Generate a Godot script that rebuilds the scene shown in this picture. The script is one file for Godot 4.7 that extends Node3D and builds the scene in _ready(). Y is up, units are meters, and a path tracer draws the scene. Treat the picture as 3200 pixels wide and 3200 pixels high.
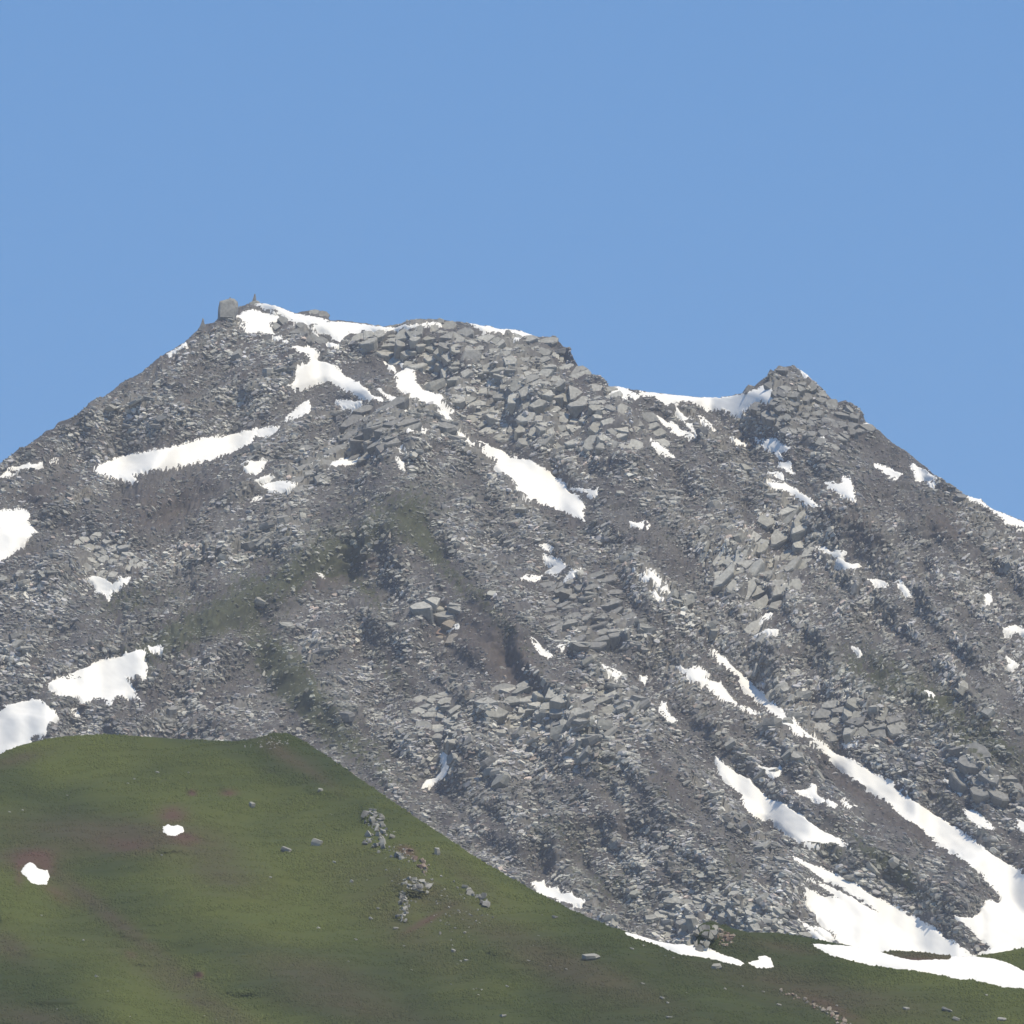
extends Node3D
# A rocky summit with melting snow above a green hill, seen through a long lens.
# Traced pixels (0..3200) give directions only; distances come from the slopes that things lie on.

const FOV := 12.0
const PITCH := 13.0
const EYE := Vector3(0, 1.7, 0)
var T := tan(deg_to_rad(FOV * 0.5))
var SP := sin(deg_to_rad(PITCH))
var CP := cos(deg_to_rad(PITCH))

# ------------------------------------------------------------------ helpers
func ray(u: float, v: float) -> Vector3:
	var cx := (u - 1600.0) / 1600.0 * T
	var cy := (1600.0 - v) / 1600.0 * T
	return Vector3(cx, SP + cy * CP, -CP + cy * SP)

func noise(seed_: int, freq: float, oct := 3, kind := FastNoiseLite.TYPE_SIMPLEX_SMOOTH) -> FastNoiseLite:
	var n := FastNoiseLite.new()
	n.seed = seed_; n.frequency = freq; n.noise_type = kind
	n.fractal_type = FastNoiseLite.FRACTAL_FBM if oct > 1 else FastNoiseLite.FRACTAL_NONE
	n.fractal_octaves = oct
	return n

func poly(a: Array) -> PackedVector2Array:
	var p := PackedVector2Array()
	for i in range(0, a.size(), 2): p.append(Vector2(a[i], a[i + 1]))
	return p

func box_of(p: PackedVector2Array, grow := 0.0) -> Rect2:
	var r := Rect2(p[0], Vector2.ZERO)
	for q in p: r = r.expand(q)
	return r.grow(grow)

func signed_distance(p: PackedVector2Array, q: Vector2) -> float:
	var best := 1e12
	var inside := false
	var n := p.size()
	var b := p[n - 1]
	for i in n:
		var a := p[i]
		var e := b - a
		var w := q - a
		var d := w - e * clampf(w.dot(e) / maxf(e.length_squared(), 1e-9), 0.0, 1.0)
		best = minf(best, d.length_squared())
		if (a.y > q.y) != (b.y > q.y) and q.x < (b.x - a.x) * (q.y - a.y) / (b.y - a.y) + a.x: inside = not inside
		b = a
	return sqrt(best) if inside else -sqrt(best)

func line_at(pts: Array, x: float) -> float:
	if x <= pts[0]: return pts[1]
	for i in range(2, pts.size(), 2):
		if x <= pts[i]: return lerpf(pts[i - 1], pts[i + 1], (x - pts[i - 2]) / maxf(pts[i] - pts[i - 2], 0.001))
	return pts[pts.size() - 1]

func near_line(p: PackedVector2Array, q: Vector2) -> float:
	var best := 1e12
	for i in p.size() - 1:
		var c := Geometry2D.get_closest_point_to_segment(q, p[i], p[i + 1])
		best = minf(best, c.distance_squared_to(q))
	return sqrt(best)

func note(o: Node, label := "", category := "", group := "", kind := "") -> void:
	if label: o.set_meta("label", label)
	if category: o.set_meta("category", category)
	if group: o.set_meta("group", group)
	if kind: o.set_meta("kind", kind)

var taken := {}
func numbered(called: String) -> String:
	taken[called] = taken.get(called, -1) + 1
	return called if taken[called] == 0 else "%s_%03d" % [called, taken[called]]

# ------------------------------------------------------------------ coarse fields over the picture, 10 px apart
class Field:
	const U0 := -700.0
	const V0 := 850.0
	const W := 462
	const H := 262
	const S := 10.0
	var a := PackedFloat32Array()
	func _init(): a.resize(W * H)
	func at(u: float, v: float) -> float:
		var x := clampf((u - U0) / S, 0.0, W - 1.01)
		var y := clampf((v - V0) / S, 0.0, H - 1.01)
		var i := int(x); var j := int(y)
		var k := j * W + i
		return lerpf(lerpf(a[k], a[k + 1], x - i), lerpf(a[k + W], a[k + W + 1], x - i), y - j)
	func span(r: Rect2) -> Rect2i:
		var x0 := clampi(int((r.position.x - U0) / S), 0, W - 1)
		var y0 := clampi(int((r.position.y - V0) / S), 0, H - 1)
		var x1 := clampi(int((r.end.x - U0) / S) + 1, 0, W - 1)
		var y1 := clampi(int((r.end.y - V0) / S) + 1, 0, H - 1)
		return Rect2i(x0, y0, x1 - x0, y1 - y0)
	func blob(u: float, v: float, ru: float, rv: float, deg: float, amount: float):
		var c := cos(deg_to_rad(deg)); var s := sin(deg_to_rad(deg))
		var m := maxf(ru, rv) * 2.2
		var b := span(Rect2(u - m, v - m, 2 * m, 2 * m))
		for j in range(b.position.y, b.end.y):
			for i in range(b.position.x, b.end.x):
				var dx := U0 + i * S - u; var dy := V0 + j * S - v
				var x := (dx * c + dy * s) / ru; var y := (-dx * s + dy * c) / rv
				var q := x * x + y * y
				if q < 4.8: a[j * W + i] += amount * exp(-q)

# ------------------------------------------------------------------ a slope: a grid of points from its skyline down, plus its far side
class Slope:
	var us := PackedFloat32Array()
	var tops := PackedFloat32Array()
	var bottom := 0.0
	var rows := 0
	var u_first := 0.0
	var u_step := 1.0
	var pos := PackedVector3Array()   # columns x rows, skyline first
	func top_at(u: float) -> float:
		var x := clampf((u - u_first) / u_step, 0.0, us.size() - 1.001)
		var i := int(x)
		return lerpf(tops[i], tops[i + 1], x - i)
	func at(u: float, v: float) -> Vector3:
		var x := clampf((u - u_first) / u_step, 0.0, us.size() - 1.001)
		var i := int(x)
		var t := lerpf(tops[i], tops[i + 1], x - i)
		var y := clampf((v - t) / (bottom - t), 0.0, 1.0) * (rows - 1)
		var j := mini(int(y), rows - 2)
		var k := i * rows + j
		var fy := y - j
		return pos[k].lerp(pos[k + 1], fy).lerp(pos[k + rows].lerp(pos[k + rows + 1], fy), x - i)
	func normal_at(u: float, v: float, step := 12.0) -> Vector3:
		var a := at(u - step, v) - at(u + step, v)
		var b := at(u, v - step) - at(u, v + step)
		var n := b.cross(a).normalized()
		return n if n.y > 0 else -n

# ------------------------------------------------------------------ the mountain
const RIDGE := [-700, 1900, -300, 1645, 0, 1449, 45, 1412, 66, 1394, 70, 1402, 128, 1362, 143, 1345, 166, 1341, 182, 1320, 232, 1302, 265, 1273, 286, 1254, 311, 1239, 322, 1243, 356, 1217, 381, 1195, 439, 1166, 489, 1124, 522, 1101, 575, 1071, 596, 1052, 613, 1037, 624, 1024, 644, 1012, 669, 1010, 681, 997, 752, 957, 777, 947, 790, 942, 821, 948, 858, 953, 889, 965, 926, 978, 942, 972, 976, 969, 1001, 979, 1023, 988, 1032, 1001, 1088, 1004, 1140, 1010, 1198, 1020, 1239, 1011, 1284, 999, 1322, 997, 1371, 997, 1396, 1002, 1450, 1006, 1504, 1018, 1545, 1024, 1600, 1030, 1633, 1036, 1675, 1051, 1720, 1051, 1741, 1060, 1757, 1082, 1780, 1087, 1784, 1104, 1799, 1132, 1811, 1153, 1832, 1171, 1869, 1174, 1894, 1191, 1904, 1206, 1931, 1206, 1973, 1217, 2039, 1225, 2097, 1233, 2188, 1242, 2254, 1242, 2320, 1228, 2330, 1212, 2339, 1203, 2358, 1206, 2400, 1172, 2420, 1153, 2433, 1145, 2450, 1149, 2479, 1144, 2499, 1154, 2524, 1172, 2566, 1211, 2603, 1253, 2619, 1257, 2640, 1251, 2669, 1264, 2686, 1278, 2699, 1298, 2702, 1315, 2731, 1331, 2756, 1352, 2789, 1385, 2835, 1410, 2868, 1439, 2922, 1484, 2976, 1513, 3013, 1547, 3063, 1559, 3096, 1588, 3137, 1605, 3178, 1621, 3200, 1630, 3500, 1860, 3900, 2150]
const MK := 0.78
const MD := 1350.0
const MY := 185.0
var m_off: Field
var m_green: Field
var m_brown: Field
var m_dens: Field
var m_size: Field
var m_snow: Field
var m_pale: Field
var m_crag: Field
var mountain: Slope
var mountain_node: Node3D
var n_big: FastNoiseLite
var n_mid: FastNoiseLite
var n_fine: FastNoiseLite
var n_cell: FastNoiseLite
var n_tint: FastNoiseLite
var n_ledge: FastNoiseLite
var n_rib: FastNoiseLite
const M_OUT := Vector3(0, 0.788, 0.616)

func mountain_base(u: float, v: float) -> Vector3:
	var r := ray(u, v)
	var m := r.y / -r.z
	var off := m_off.at(u, v)
	var d := (MK * (MD + off) - MY + EYE.y) / (MK - m)
	return EYE + r * (d / -r.z)

# spurs stand forward (minus), gullies lie back (plus): [amount in metres, width in px, points]
const SPURS := [
	[-13, 130, [1250, 1250, 1270, 1500, 1300, 1700, 1600, 1950, 1900, 2320, 2250, 2700, 2420, 2900]],
	[-11, 110, [1250, 1600, 850, 1830, 480, 2030, 150, 2120]],
	[-9, 120, [1840, 1180, 1960, 1500, 2010, 1780, 2080, 2000, 2350, 2330, 2800, 2750, 3080, 2900]],
	[9, 100, [1220, 1130, 1420, 1310, 1700, 1530, 1880, 1700]],
	[9, 70, [2180, 1980, 2400, 2200, 2650, 2420, 3000, 2680, 3250, 2900]],
	[7, 80, [2060, 2080, 2320, 2230, 2330, 2480, 2620, 2720, 2950, 2980]],
	[9, 90, [1020, 1850, 1150, 2150, 1330, 2450]],
	[-10, 130, [2470, 1150, 2640, 1500, 2900, 1900, 3150, 2300]],
	[8, 90, [2150, 1260, 2320, 1420, 2420, 1560]],
	[-8, 90, [720, 960, 640, 1150, 480, 1300]],
	[7, 70, [820, 1340, 500, 1430, 280, 1480]],
]
# walls that stand nearly upright and face the valley: [u, v of the foot, half width, height in px]
const WALLS := [
	[1390, 1966, 60, 34],
	[1220, 1150, 110, 70], [1330, 1160, 70, 60], [1262, 1395, 45, 60], [1300, 1480, 40, 45], [2640, 1740, 90, 90], [2930, 1720, 120, 95], [2560, 1670, 60, 60],
	[1850, 2000, 90, 55], [1800, 2070, 110, 45], [1140, 1985, 40, 50], [1130, 1770, 90, 30], [1190, 1720, 70, 40], [2750, 2310, 60, 60], [2490, 2440, 50, 50],
	[1720, 2700, 110, 50], [1820, 1870, 100, 40], [390, 1700, 45, 30], [2150, 1290, 100, 35], [2380, 1330, 70, 45], [2720, 1330, 70, 40], [3000, 1560, 70, 40],
	[1040, 2080, 60, 45], [860, 2060, 50, 40], [1060, 2130, 60, 45], [1980, 2620, 120, 50], [1650, 1870, 60, 26], [1640, 1950, 70, 22], [2950, 1950, 60, 50],
	[2960, 1890, 60, 70], [3100, 2010, 60, 35], [2420, 2340, 60, 50], [1830, 2520, 60, 35], [3010, 2480, 70, 60], [560, 1220, 70, 18], [320, 1330, 60, 24], [1340, 2400, 50, 40],
	[1920, 1350, 70, 30], [1560, 1180, 120, 30], [1720, 1260, 90, 30], [2300, 1760, 90, 50], [2390, 1690, 60, 50], [2270, 2020, 60, 30], [1480, 2260, 90, 35], [2480, 1260, 70, 40], [2780, 2780, 70, 40], [3030, 2770, 60, 40],
]
const GREEN := [
	[1040, 1740, 330, 50, -28, 0.8], [620, 1950, 260, 55, -27, 0.9], [330, 2110, 200, 40, -20, 0.5], [920, 2120, 230, 60, 48, 0.8], [980, 2230, 160, 40, 45, 0.8], [860, 2050, 120, 60, 40, 0.4],
	[1380, 1760, 150, 30, 55, 0.7], [1560, 1930, 140, 25, 50, 0.6], [1130, 1830, 130, 40, 50, 0.6], [1220, 2100, 110, 30, 50, 0.5], [2900, 2180, 260, 70, 30, 0.6], [3100, 2340, 150, 60, 30, 0.6], [2790, 2720, 190, 28, 40, 0.9], [2960, 2640, 190, 18, 38, 0.7],
	[1300, 1650, 60, 120, -20, 0.6], [1900, 2780, 180, 60, 20, 0.5], [2250, 2800, 150, 40, 40, 0.4], [1750, 2600, 160, 60, 20, 0.4], [2300, 2720, 120, 30, 60, 0.4], [420, 1880, 140, 60, -15, 0.5], [1000, 1660, 330, 70, -25, 0.35],
	[1870, 2350, 150, 40, 60, 0.4], [2690, 2090, 160, 60, 20, 0.35], [2600, 2660, 150, 30, 30, 0.5], [1180, 2380, 150, 60, 45, 0.4], [2080, 2480, 90, 40, 50, 0.3], [3000, 2540, 120, 20, 40, 0.4]]
const BROWN := [
	[1600, 2060, 160, 60, 50, 0.9], [1450, 2000, 200, 90, 40, 0.5], [960, 1830, 140, 40, -20, 0.7], [2690, 1650, 100, 60, 50, 0.5], [2960, 1650, 110, 60, 50, 0.6], [130, 1540, 120, 70, -20, 0.6], [550, 1550, 200, 70, -10, 0.5], [1120, 1760, 160, 50, 0, 0.5],
	[600, 2150, 250, 80, 10, 0.4], [2080, 2430, 90, 50, 40, 0.6], [1760, 1640, 120, 40, 45, 0.5], [2030, 1700, 160, 60, 40, 0.3], [2650, 2450, 180, 20, 42, 0.7], [2850, 2600, 170, 22, 40, 0.6], [1850, 2530, 120, 40, 10, 0.4], [1720, 2690, 70, 40, 0, 0.5], [470, 1620, 160, 60, 0, 0.4]]
# where the stones lie thick (plus) or thin (minus)
const DENSE := [
	[1000, 1820, 150, 60, -25, -0.4], [1600, 2060, 150, 60, 50, -0.7], [1450, 2000, 200, 80, 40, -0.35], [920, 2130, 200, 60, 48, -0.45], [130, 1520, 130, 60, -20, -0.5], [620, 1960, 220, 40, -27, -0.3], [2700, 1670, 90, 60, 40, -0.5], [2950, 1660, 100, 60, 50, -0.6],
	[2790, 2720, 190, 30, 40, -0.5], [2960, 2640, 190, 20, 38, -0.6], [2650, 2450, 180, 20, 42, -0.6], [2080, 2430, 80, 40, 40, -0.6], [1720, 2690, 80, 40, 0, -0.4], [1250, 1720, 150, 40, 0, -0.3], [550, 1550, 160, 60, 0, -0.3], [600, 2180, 250, 70, 10, -0.3], [2220, 2180, 80, 20, 40, -0.5], [2260, 2330, 60, 30, 50, -0.5]]
# where fresh, unweathered rock lies open: paler
const PALE := [
	[1650, 1290, 320, 150, 20, 0.3], [1380, 2240, 110, 70, 30, 0.35], [1700, 2240, 230, 70, 0, 0.25], [2220, 2860, 230, 70, 10, 0.3], [2450, 2800, 80, 120, -30, 0.3], [350, 1750, 130, 80, 0, 0.2], [2400, 1780, 150, 130, -45, 0.25], [880, 1100, 160, 60, 10, 0.25], [1000, 1870, 130, 50, 20, 0.2], [550, 1350, 200, 60, -15, 0.12],
	]
const COARSE := [
	[1600, 1250, 300, 150, 20, 0.7], [1100, 1400, 250, 120, -20, 0.5], [800, 1100, 200, 120, 0, 0.35], [2350, 1750, 200, 160, -40, 0.6], [1850, 1950, 250, 120, 0, 0.5], [1850, 2250, 250, 120, 0, 0.6], [2600, 2260, 200, 120, 0, 0.5], [2500, 1300, 200, 120, 0, 0.2],
	[350, 1750, 180, 100, 0, 0.4], [2200, 2850, 250, 80, 0, 0.4], [1650, 2250, 200, 80, 0, 0.5], [2950, 2400, 200, 120, 30, 0.3], [500, 1500, 300, 100, 0, -0.25], [1250, 2000, 250, 120, 40, -0.3], [2050, 1750, 180, 90, 0, -0.15], [2700, 2550, 200, 70, 40, -0.2], [900, 1600, 250, 100, -25, 0.15], [200, 1900, 250, 120, 0, 0.0]]

func strata(u: float, v: float) -> float:   # how the plates lean in the picture, degrees up to the right
	var a := 20.0
	a = lerpf(a, 46.0, smoothstep(1950.0, 2300.0, u) * smoothstep(1500.0, 1700.0, v) * (1.0 - smoothstep(2150.0, 2350.0, v)))
	a = lerpf(a, -8.0, (1.0 - smoothstep(300.0, 700.0, u)))
	a = lerpf(a, -25.0, smoothstep(2150.0, 2450.0, u) * (1.0 - smoothstep(1500.0, 1650.0, v)) * 0.7)
	a = lerpf(a, -20.0, smoothstep(2200.0, 2400.0, v) * smoothstep(1800.0, 2600.0, u) * 0.8)
	return a

func rib(u: float, v: float) -> float:   # spurs (plus) and runnels (minus) that run down the face
	var right := smoothstep(1150.0, 1500.0, u + (v - 1600.0) * 0.3)
	var a := n_rib.get_noise_2d((u * 0.71 - v * 0.71), (u * 0.71 + v * 0.71) * 0.16)
	var b := n_rib.get_noise_2d((u * 0.42 + v * 0.9) + 900.0, (u * 0.9 - v * 0.42) * 0.2)
	return lerpf(b, a, right)

func bedrock(u: float, v: float) -> float:
	return clampf(1.6 * rib(u, v) + 1.1 * (m_size.at(u, v) - 1.0) - 0.1, 0.0, 1.0)

func make_fields() -> void:
	m_off = Field.new(); m_green = Field.new(); m_brown = Field.new(); m_dens = Field.new(); m_size = Field.new(); m_snow = Field.new(); m_crag = Field.new(); m_pale = Field.new()
	for g in PALE: m_pale.blob(g[0], g[1], g[2], g[3], g[4], g[5])
	for s in SPURS:
		var p := poly(s[2])
		var w: float = s[1]
		var b := m_off.span(box_of(p, w * 2.2))
		for j in range(b.position.y, b.end.y):
			for i in range(b.position.x, b.end.x):
				var q := near_line(p, Vector2(Field.U0 + i * Field.S, Field.V0 + j * Field.S)) / w
				if q < 2.2: m_off.a[j * Field.W + i] += s[0] * exp(-q * q)
	for w in WALLS:
		var u: float = w[0]; var foot: float = w[1]; var half: float = w[2]; var high: float = w[3]
		var b := m_off.span(Rect2(u - half * 2, foot - high * 5, half * 4, high * 6))
		for j in range(b.position.y, b.end.y):
			for i in range(b.position.x, b.end.x):
				var du := (Field.U0 + i * Field.S - u) / half
				var y := foot + 14.0 * n_tint.get_noise_2d((Field.U0 + i * Field.S) * 1.0, foot) - (Field.V0 + j * Field.S)
				var f := clampf(y / high, 0.0, 1.0) if y < high else exp(-pow((y - high) / (high * 1.7), 2.0))
				m_off.a[j * Field.W + i] -= 0.165 * high * f * exp(-du * du * du * du)
	for g in GREEN: m_green.blob(g[0], g[1], g[2], g[3], g[4], g[5])
	for g in BROWN: m_brown.blob(g[0], g[1], g[2], g[3], g[4], g[5])
	m_dens.a.fill(1.0); m_size.a.fill(1.0); m_snow.a.fill(-30.0)
	for g in DENSE: m_dens.blob(g[0], g[1], g[2], g[3], g[4], g[5])
	for g in COARSE: m_size.blob(g[0], g[1], g[2], g[3], g[4], g[5])

# no place on a slope may lean out over the valley: each column keeps going back as it goes up
func settle(off: Field, k: float, d0: float, y0: float, least: float, snow: Field, least_snow: float) -> void:
	for i in Field.W:
		var last := -1.0
		for j in range(Field.H - 1, -1, -1):
			var u := Field.U0 + i * Field.S; var v := Field.V0 + j * Field.S
			var r := ray(u, v)
			var m := r.y / -r.z
			var d := (k * (d0 + off.a[j * Field.W + i]) - y0 + EYE.y) / (k - m)
			var f := lerpf(least, least_snow, smoothstep(-25.0, 0.0, snow.a[j * Field.W + i]))
			if last > 0.0 and d < last + f:
				d = last + f
				off.a[j * Field.W + i] = (d * (k - m) + y0 - EYE.y) / k - d0
			last = d
	for pass_ in 3:   # neighbouring columns share their steps
		for j in Field.H:
			var before := off.a[j * Field.W]
			for i in range(1, Field.W - 1):
				var here := off.a[j * Field.W + i]
				off.a[j * Field.W + i] = before * 0.25 + here * 0.5 + off.a[j * Field.W + i + 1] * 0.25
				before = here

func grid_mesh(s: Slope, cols: PackedColorArray, back: Array, drop: float) -> ArrayMesh:
	# back: distances behind the skyline at which the far side is sampled
	var nb := back.size()
	var n := s.us.size()
	var rows := s.rows + nb
	var v := PackedVector3Array(); v.resize(n * rows)
	var c := PackedColorArray(); c.resize(n * rows)
	for i in n:
		var crest := s.pos[i * s.rows]
		for j in nb:
			var d: float = back[nb - 1 - j]
			var p := crest + Vector3(0, -drop * d, -d)
			p.y = maxf(p.y, -3.0)
			v[i * rows + j] = p
			c[i * rows + j] = cols[i * s.rows]
		for j in s.rows:
			v[i * rows + nb + j] = s.pos[i * s.rows + j]
			c[i * rows + nb + j] = cols[i * s.rows + j]
	var idx := PackedInt32Array(); idx.resize((n - 1) * (rows - 1) * 6)
	var k := 0
	for i in n - 1:
		for j in rows - 1:
			var a := i * rows + j
			idx[k] = a; idx[k + 1] = a + rows; idx[k + 2] = a + 1
			idx[k + 3] = a + rows; idx[k + 4] = a + rows + 1; idx[k + 5] = a + 1
			k += 6
	return shell(v, c, idx)

func shell(v: PackedVector3Array, c: PackedColorArray, idx: PackedInt32Array) -> ArrayMesh:
	var arr := []
	arr.resize(Mesh.ARRAY_MAX)
	arr[Mesh.ARRAY_VERTEX] = v; arr[Mesh.ARRAY_INDEX] = idx
	if c.size(): arr[Mesh.ARRAY_COLOR] = c
	var st := SurfaceTool.new()
	st.create_from_arrays(arr)
	st.generate_normals()
	return st.commit()

func make_mountain() -> void:
	mountain = Slope.new()
	mountain.bottom = 3090.0; mountain.rows = 400; mountain.u_first = -400.0; mountain.u_step = 4.5
	var n := 890
	mountain.us.resize(n); mountain.tops.resize(n); mountain.pos.resize(n * mountain.rows)
	var cols := PackedColorArray(); cols.resize(n * mountain.rows)
	for i in n:
		var u := mountain.u_first + i * mountain.u_step
		var top := line_at(RIDGE, u)
		mountain.us[i] = u; mountain.tops[i] = top
		for j in mountain.rows:
			var v := top + (mountain.bottom - top) * j / float(mountain.rows - 1)
			var p := mountain_base(u, v)
			var calm := 1.0 - 0.92 * smoothstep(-6.0, 12.0, m_snow.at(u, v))
			var a := deg_to_rad(strata(u, v)); var ca := cos(a); var sa := sin(a)
			var q := Vector3((p.x * ca + p.y * sa) * 0.45, -p.x * sa + p.y * ca, p.z * 0.8)
			var d := 1.5 * n_mid.get_noise_3dv(q) + 0.8 * n_fine.get_noise_3dv(q) + (0.6 + 1.1 * bedrock(u, v)) * n_cell.get_noise_3dv(q) + (0.4 + 2.2 * bedrock(u, v)) * n_ledge.get_noise_3d(q.x * 0.5, q.y, q.z * 0.4)
			var edge := smoothstep(0.0, 25.0, v - top) * 0.75 + 0.25
			mountain.pos[i * mountain.rows + j] = p + M_OUT * (d * calm * edge)
			var bed := bedrock(u, v)
			var t := n_tint.get_noise_2d(u, v)
			var f := n_fine.get_noise_3dv(p * 1.7)
			var c := Color(0.1, 0.094, 0.098).lerp(Color(0.195, 0.19, 0.185), clampf(0.35 + 0.6 * t + 0.5 * f, 0, 1))
			c = c.lerp(Color(0.3, 0.294, 0.27) * (1.0 + 0.5 * f), bed * 0.75)
			c = c.lerp(Color(0.112, 0.097, 0.093), 0.85 * smoothstep(0.3, 0.55, m_brown.at(u, v) * 0.9 + 0.55 * f + 0.2 * t))
			c = c.lerp(Color(0.075, 0.086, 0.046), 0.85 * smoothstep(0.32, 0.5, m_green.at(u, v) * 0.85 + 0.6 * f + 0.25 * t))
			cols[i * mountain.rows + j] = c
	var o := MeshInstance3D.new()
	o.name = "mountain"
	o.mesh = grid_mesh(mountain, cols, [2.0, 6.0, 15.0, 40.0, 110.0, 400.0, 900.0], 0.62)
	o.material_override = mat_ground
	note(o, "", "", "", "structure")
	add_child(o)
	mountain_node = o

# ------------------------------------------------------------------ materials
var mat_ground: StandardMaterial3D
var mat_turf: StandardMaterial3D
var mat_snow: StandardMaterial3D
var mat_stone: StandardMaterial3D
var mat_tuft: StandardMaterial3D
var greys: Array[StandardMaterial3D] = []
var pales: Array[StandardMaterial3D] = []
var rusts: Array[StandardMaterial3D] = []

func speckle(seed_: int, freq: float, low: float, high := 1.0) -> NoiseTexture2D:
	var n := noise(seed_, freq, 5)
	var t := NoiseTexture2D.new()
	t.width = 512; t.height = 512; t.seamless = true; t.noise = n
	var g := Gradient.new()
	g.set_color(0, Color(low, low, low)); g.set_color(1, Color(high, high, high))
	t.color_ramp = g
	return t

func plain(c: Color, tex: Texture2D = null, metres := 4.0) -> StandardMaterial3D:
	var m := StandardMaterial3D.new()
	m.albedo_color = c.linear_to_srgb()
	m.roughness = 0.92
	m.metallic_specular = 0.25
	if tex:
		m.albedo_texture = tex
		m.uv1_triplanar = true; m.uv1_world_triplanar = true
		m.uv1_scale = Vector3.ONE / metres
	return m

func make_materials() -> void:
	var rock_tex := speckle(11, 0.008, 0.7)
	var turf_tex := speckle(12, 0.02, 0.8)
	mat_ground = plain(Color(1, 1, 1), rock_tex, 9.0); mat_ground.vertex_color_use_as_albedo = true
	mat_turf = plain(Color(1, 1, 1), turf_tex, 5.0); mat_turf.vertex_color_use_as_albedo = true
	mat_stone = plain(Color(1, 1, 1)); mat_stone.vertex_color_use_as_albedo = true
	mat_tuft = plain(Color(1, 1, 1)); mat_tuft.vertex_color_use_as_albedo = true
	mat_snow = plain(Color(0.83, 0.818, 0.78), speckle(13, 0.006, 0.94), 26.0)
	mat_snow.roughness = 0.7
	for c in [Color(0.41, 0.405, 0.37), Color(0.36, 0.357, 0.335), Color(0.31, 0.307, 0.292), Color(0.39, 0.382, 0.342), Color(0.27, 0.268, 0.262), Color(0.45, 0.444, 0.41)]: greys.append(plain(c, rock_tex, 6.0))
	pales.append(plain(Color(0.52, 0.512, 0.468), rock_tex, 6.0))
	for c in [Color(0.34, 0.27, 0.22), Color(0.4, 0.35, 0.29), Color(0.3, 0.22, 0.18), Color(0.36, 0.33, 0.29)]: rusts.append(plain(c, rock_tex, 3.0))

# ------------------------------------------------------------------ stones
var protos: Array[ArrayMesh] = []

func facets(rings: Array) -> ArrayMesh:
	# flat-faced solid through rings of equal length, closed at both ends
	var st := SurfaceTool.new()
	st.begin(Mesh.PRIMITIVE_TRIANGLES)
	st.set_smooth_group(-1)
	var n: int = rings[0].size()
	for r in rings.size() - 1:
		for i in n:
			var k := (i + 1) % n
			for p in [rings[r][i], rings[r + 1][i], rings[r][k], rings[r][k], rings[r + 1][i], rings[r + 1][k]]: st.add_vertex(p)
	for i in range(1, n - 1):
		for p in [rings[0][0], rings[0][i], rings[0][i + 1]]: st.add_vertex(p)
		var e: Array = rings[rings.size() - 1]
		for p in [e[0], e[i + 1], e[i]]: st.add_vertex(p)
	st.generate_normals()
	return st.commit()

func make_protos() -> void:
	var rng := RandomNumberGenerator.new(); rng.seed = 5
	for k in 8:
		var n := 4 + k % 3
		var thick := 0.11 + 0.05 * (k % 4)
		var a := []; var b := []; var c := []
		var tilt := Vector2(rng.randf_range(-0.15, 0.15), rng.randf_range(-0.15, 0.15))
		for i in n:
			var g := TAU * (i + rng.randf_range(-0.3, 0.3)) / n
			var r := rng.randf_range(0.4, 0.62)
			var q := Vector2(cos(g) * r, sin(g) * r * rng.randf_range(0.55, 0.8))
			a.append(Vector3(q.x * 0.8, -thick, q.y * 0.8))
			b.append(Vector3(q.x, rng.randf_range(-0.04, 0.04), q.y))
			var f := rng.randf_range(0.74, 0.96)
			c.append(Vector3(q.x * f, thick * rng.randf_range(0.75, 1.15) + q.dot(tilt), q.y * f))
		protos.append(facets([a, b, c]))

func rock_colour(rng: RandomNumberGenerator, green: float) -> Color:
	var g := lerpf(0.17, 0.46, pow(rng.randf(), 1.1))
	var c := Color(g * 1.02, g * 1.0, g * 0.91)
	if rng.randf() < 0.3: c = Color(g * 0.99, g * 0.97, g * 0.98)
	if rng.randf() < 0.05: c = Color(g * 1.12, g * 0.95, g * 0.85)
	return c.lerp(Color(g * 0.8, g * 0.86, g * 0.62), clampf(green, 0, 1) * 0.5)

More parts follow.
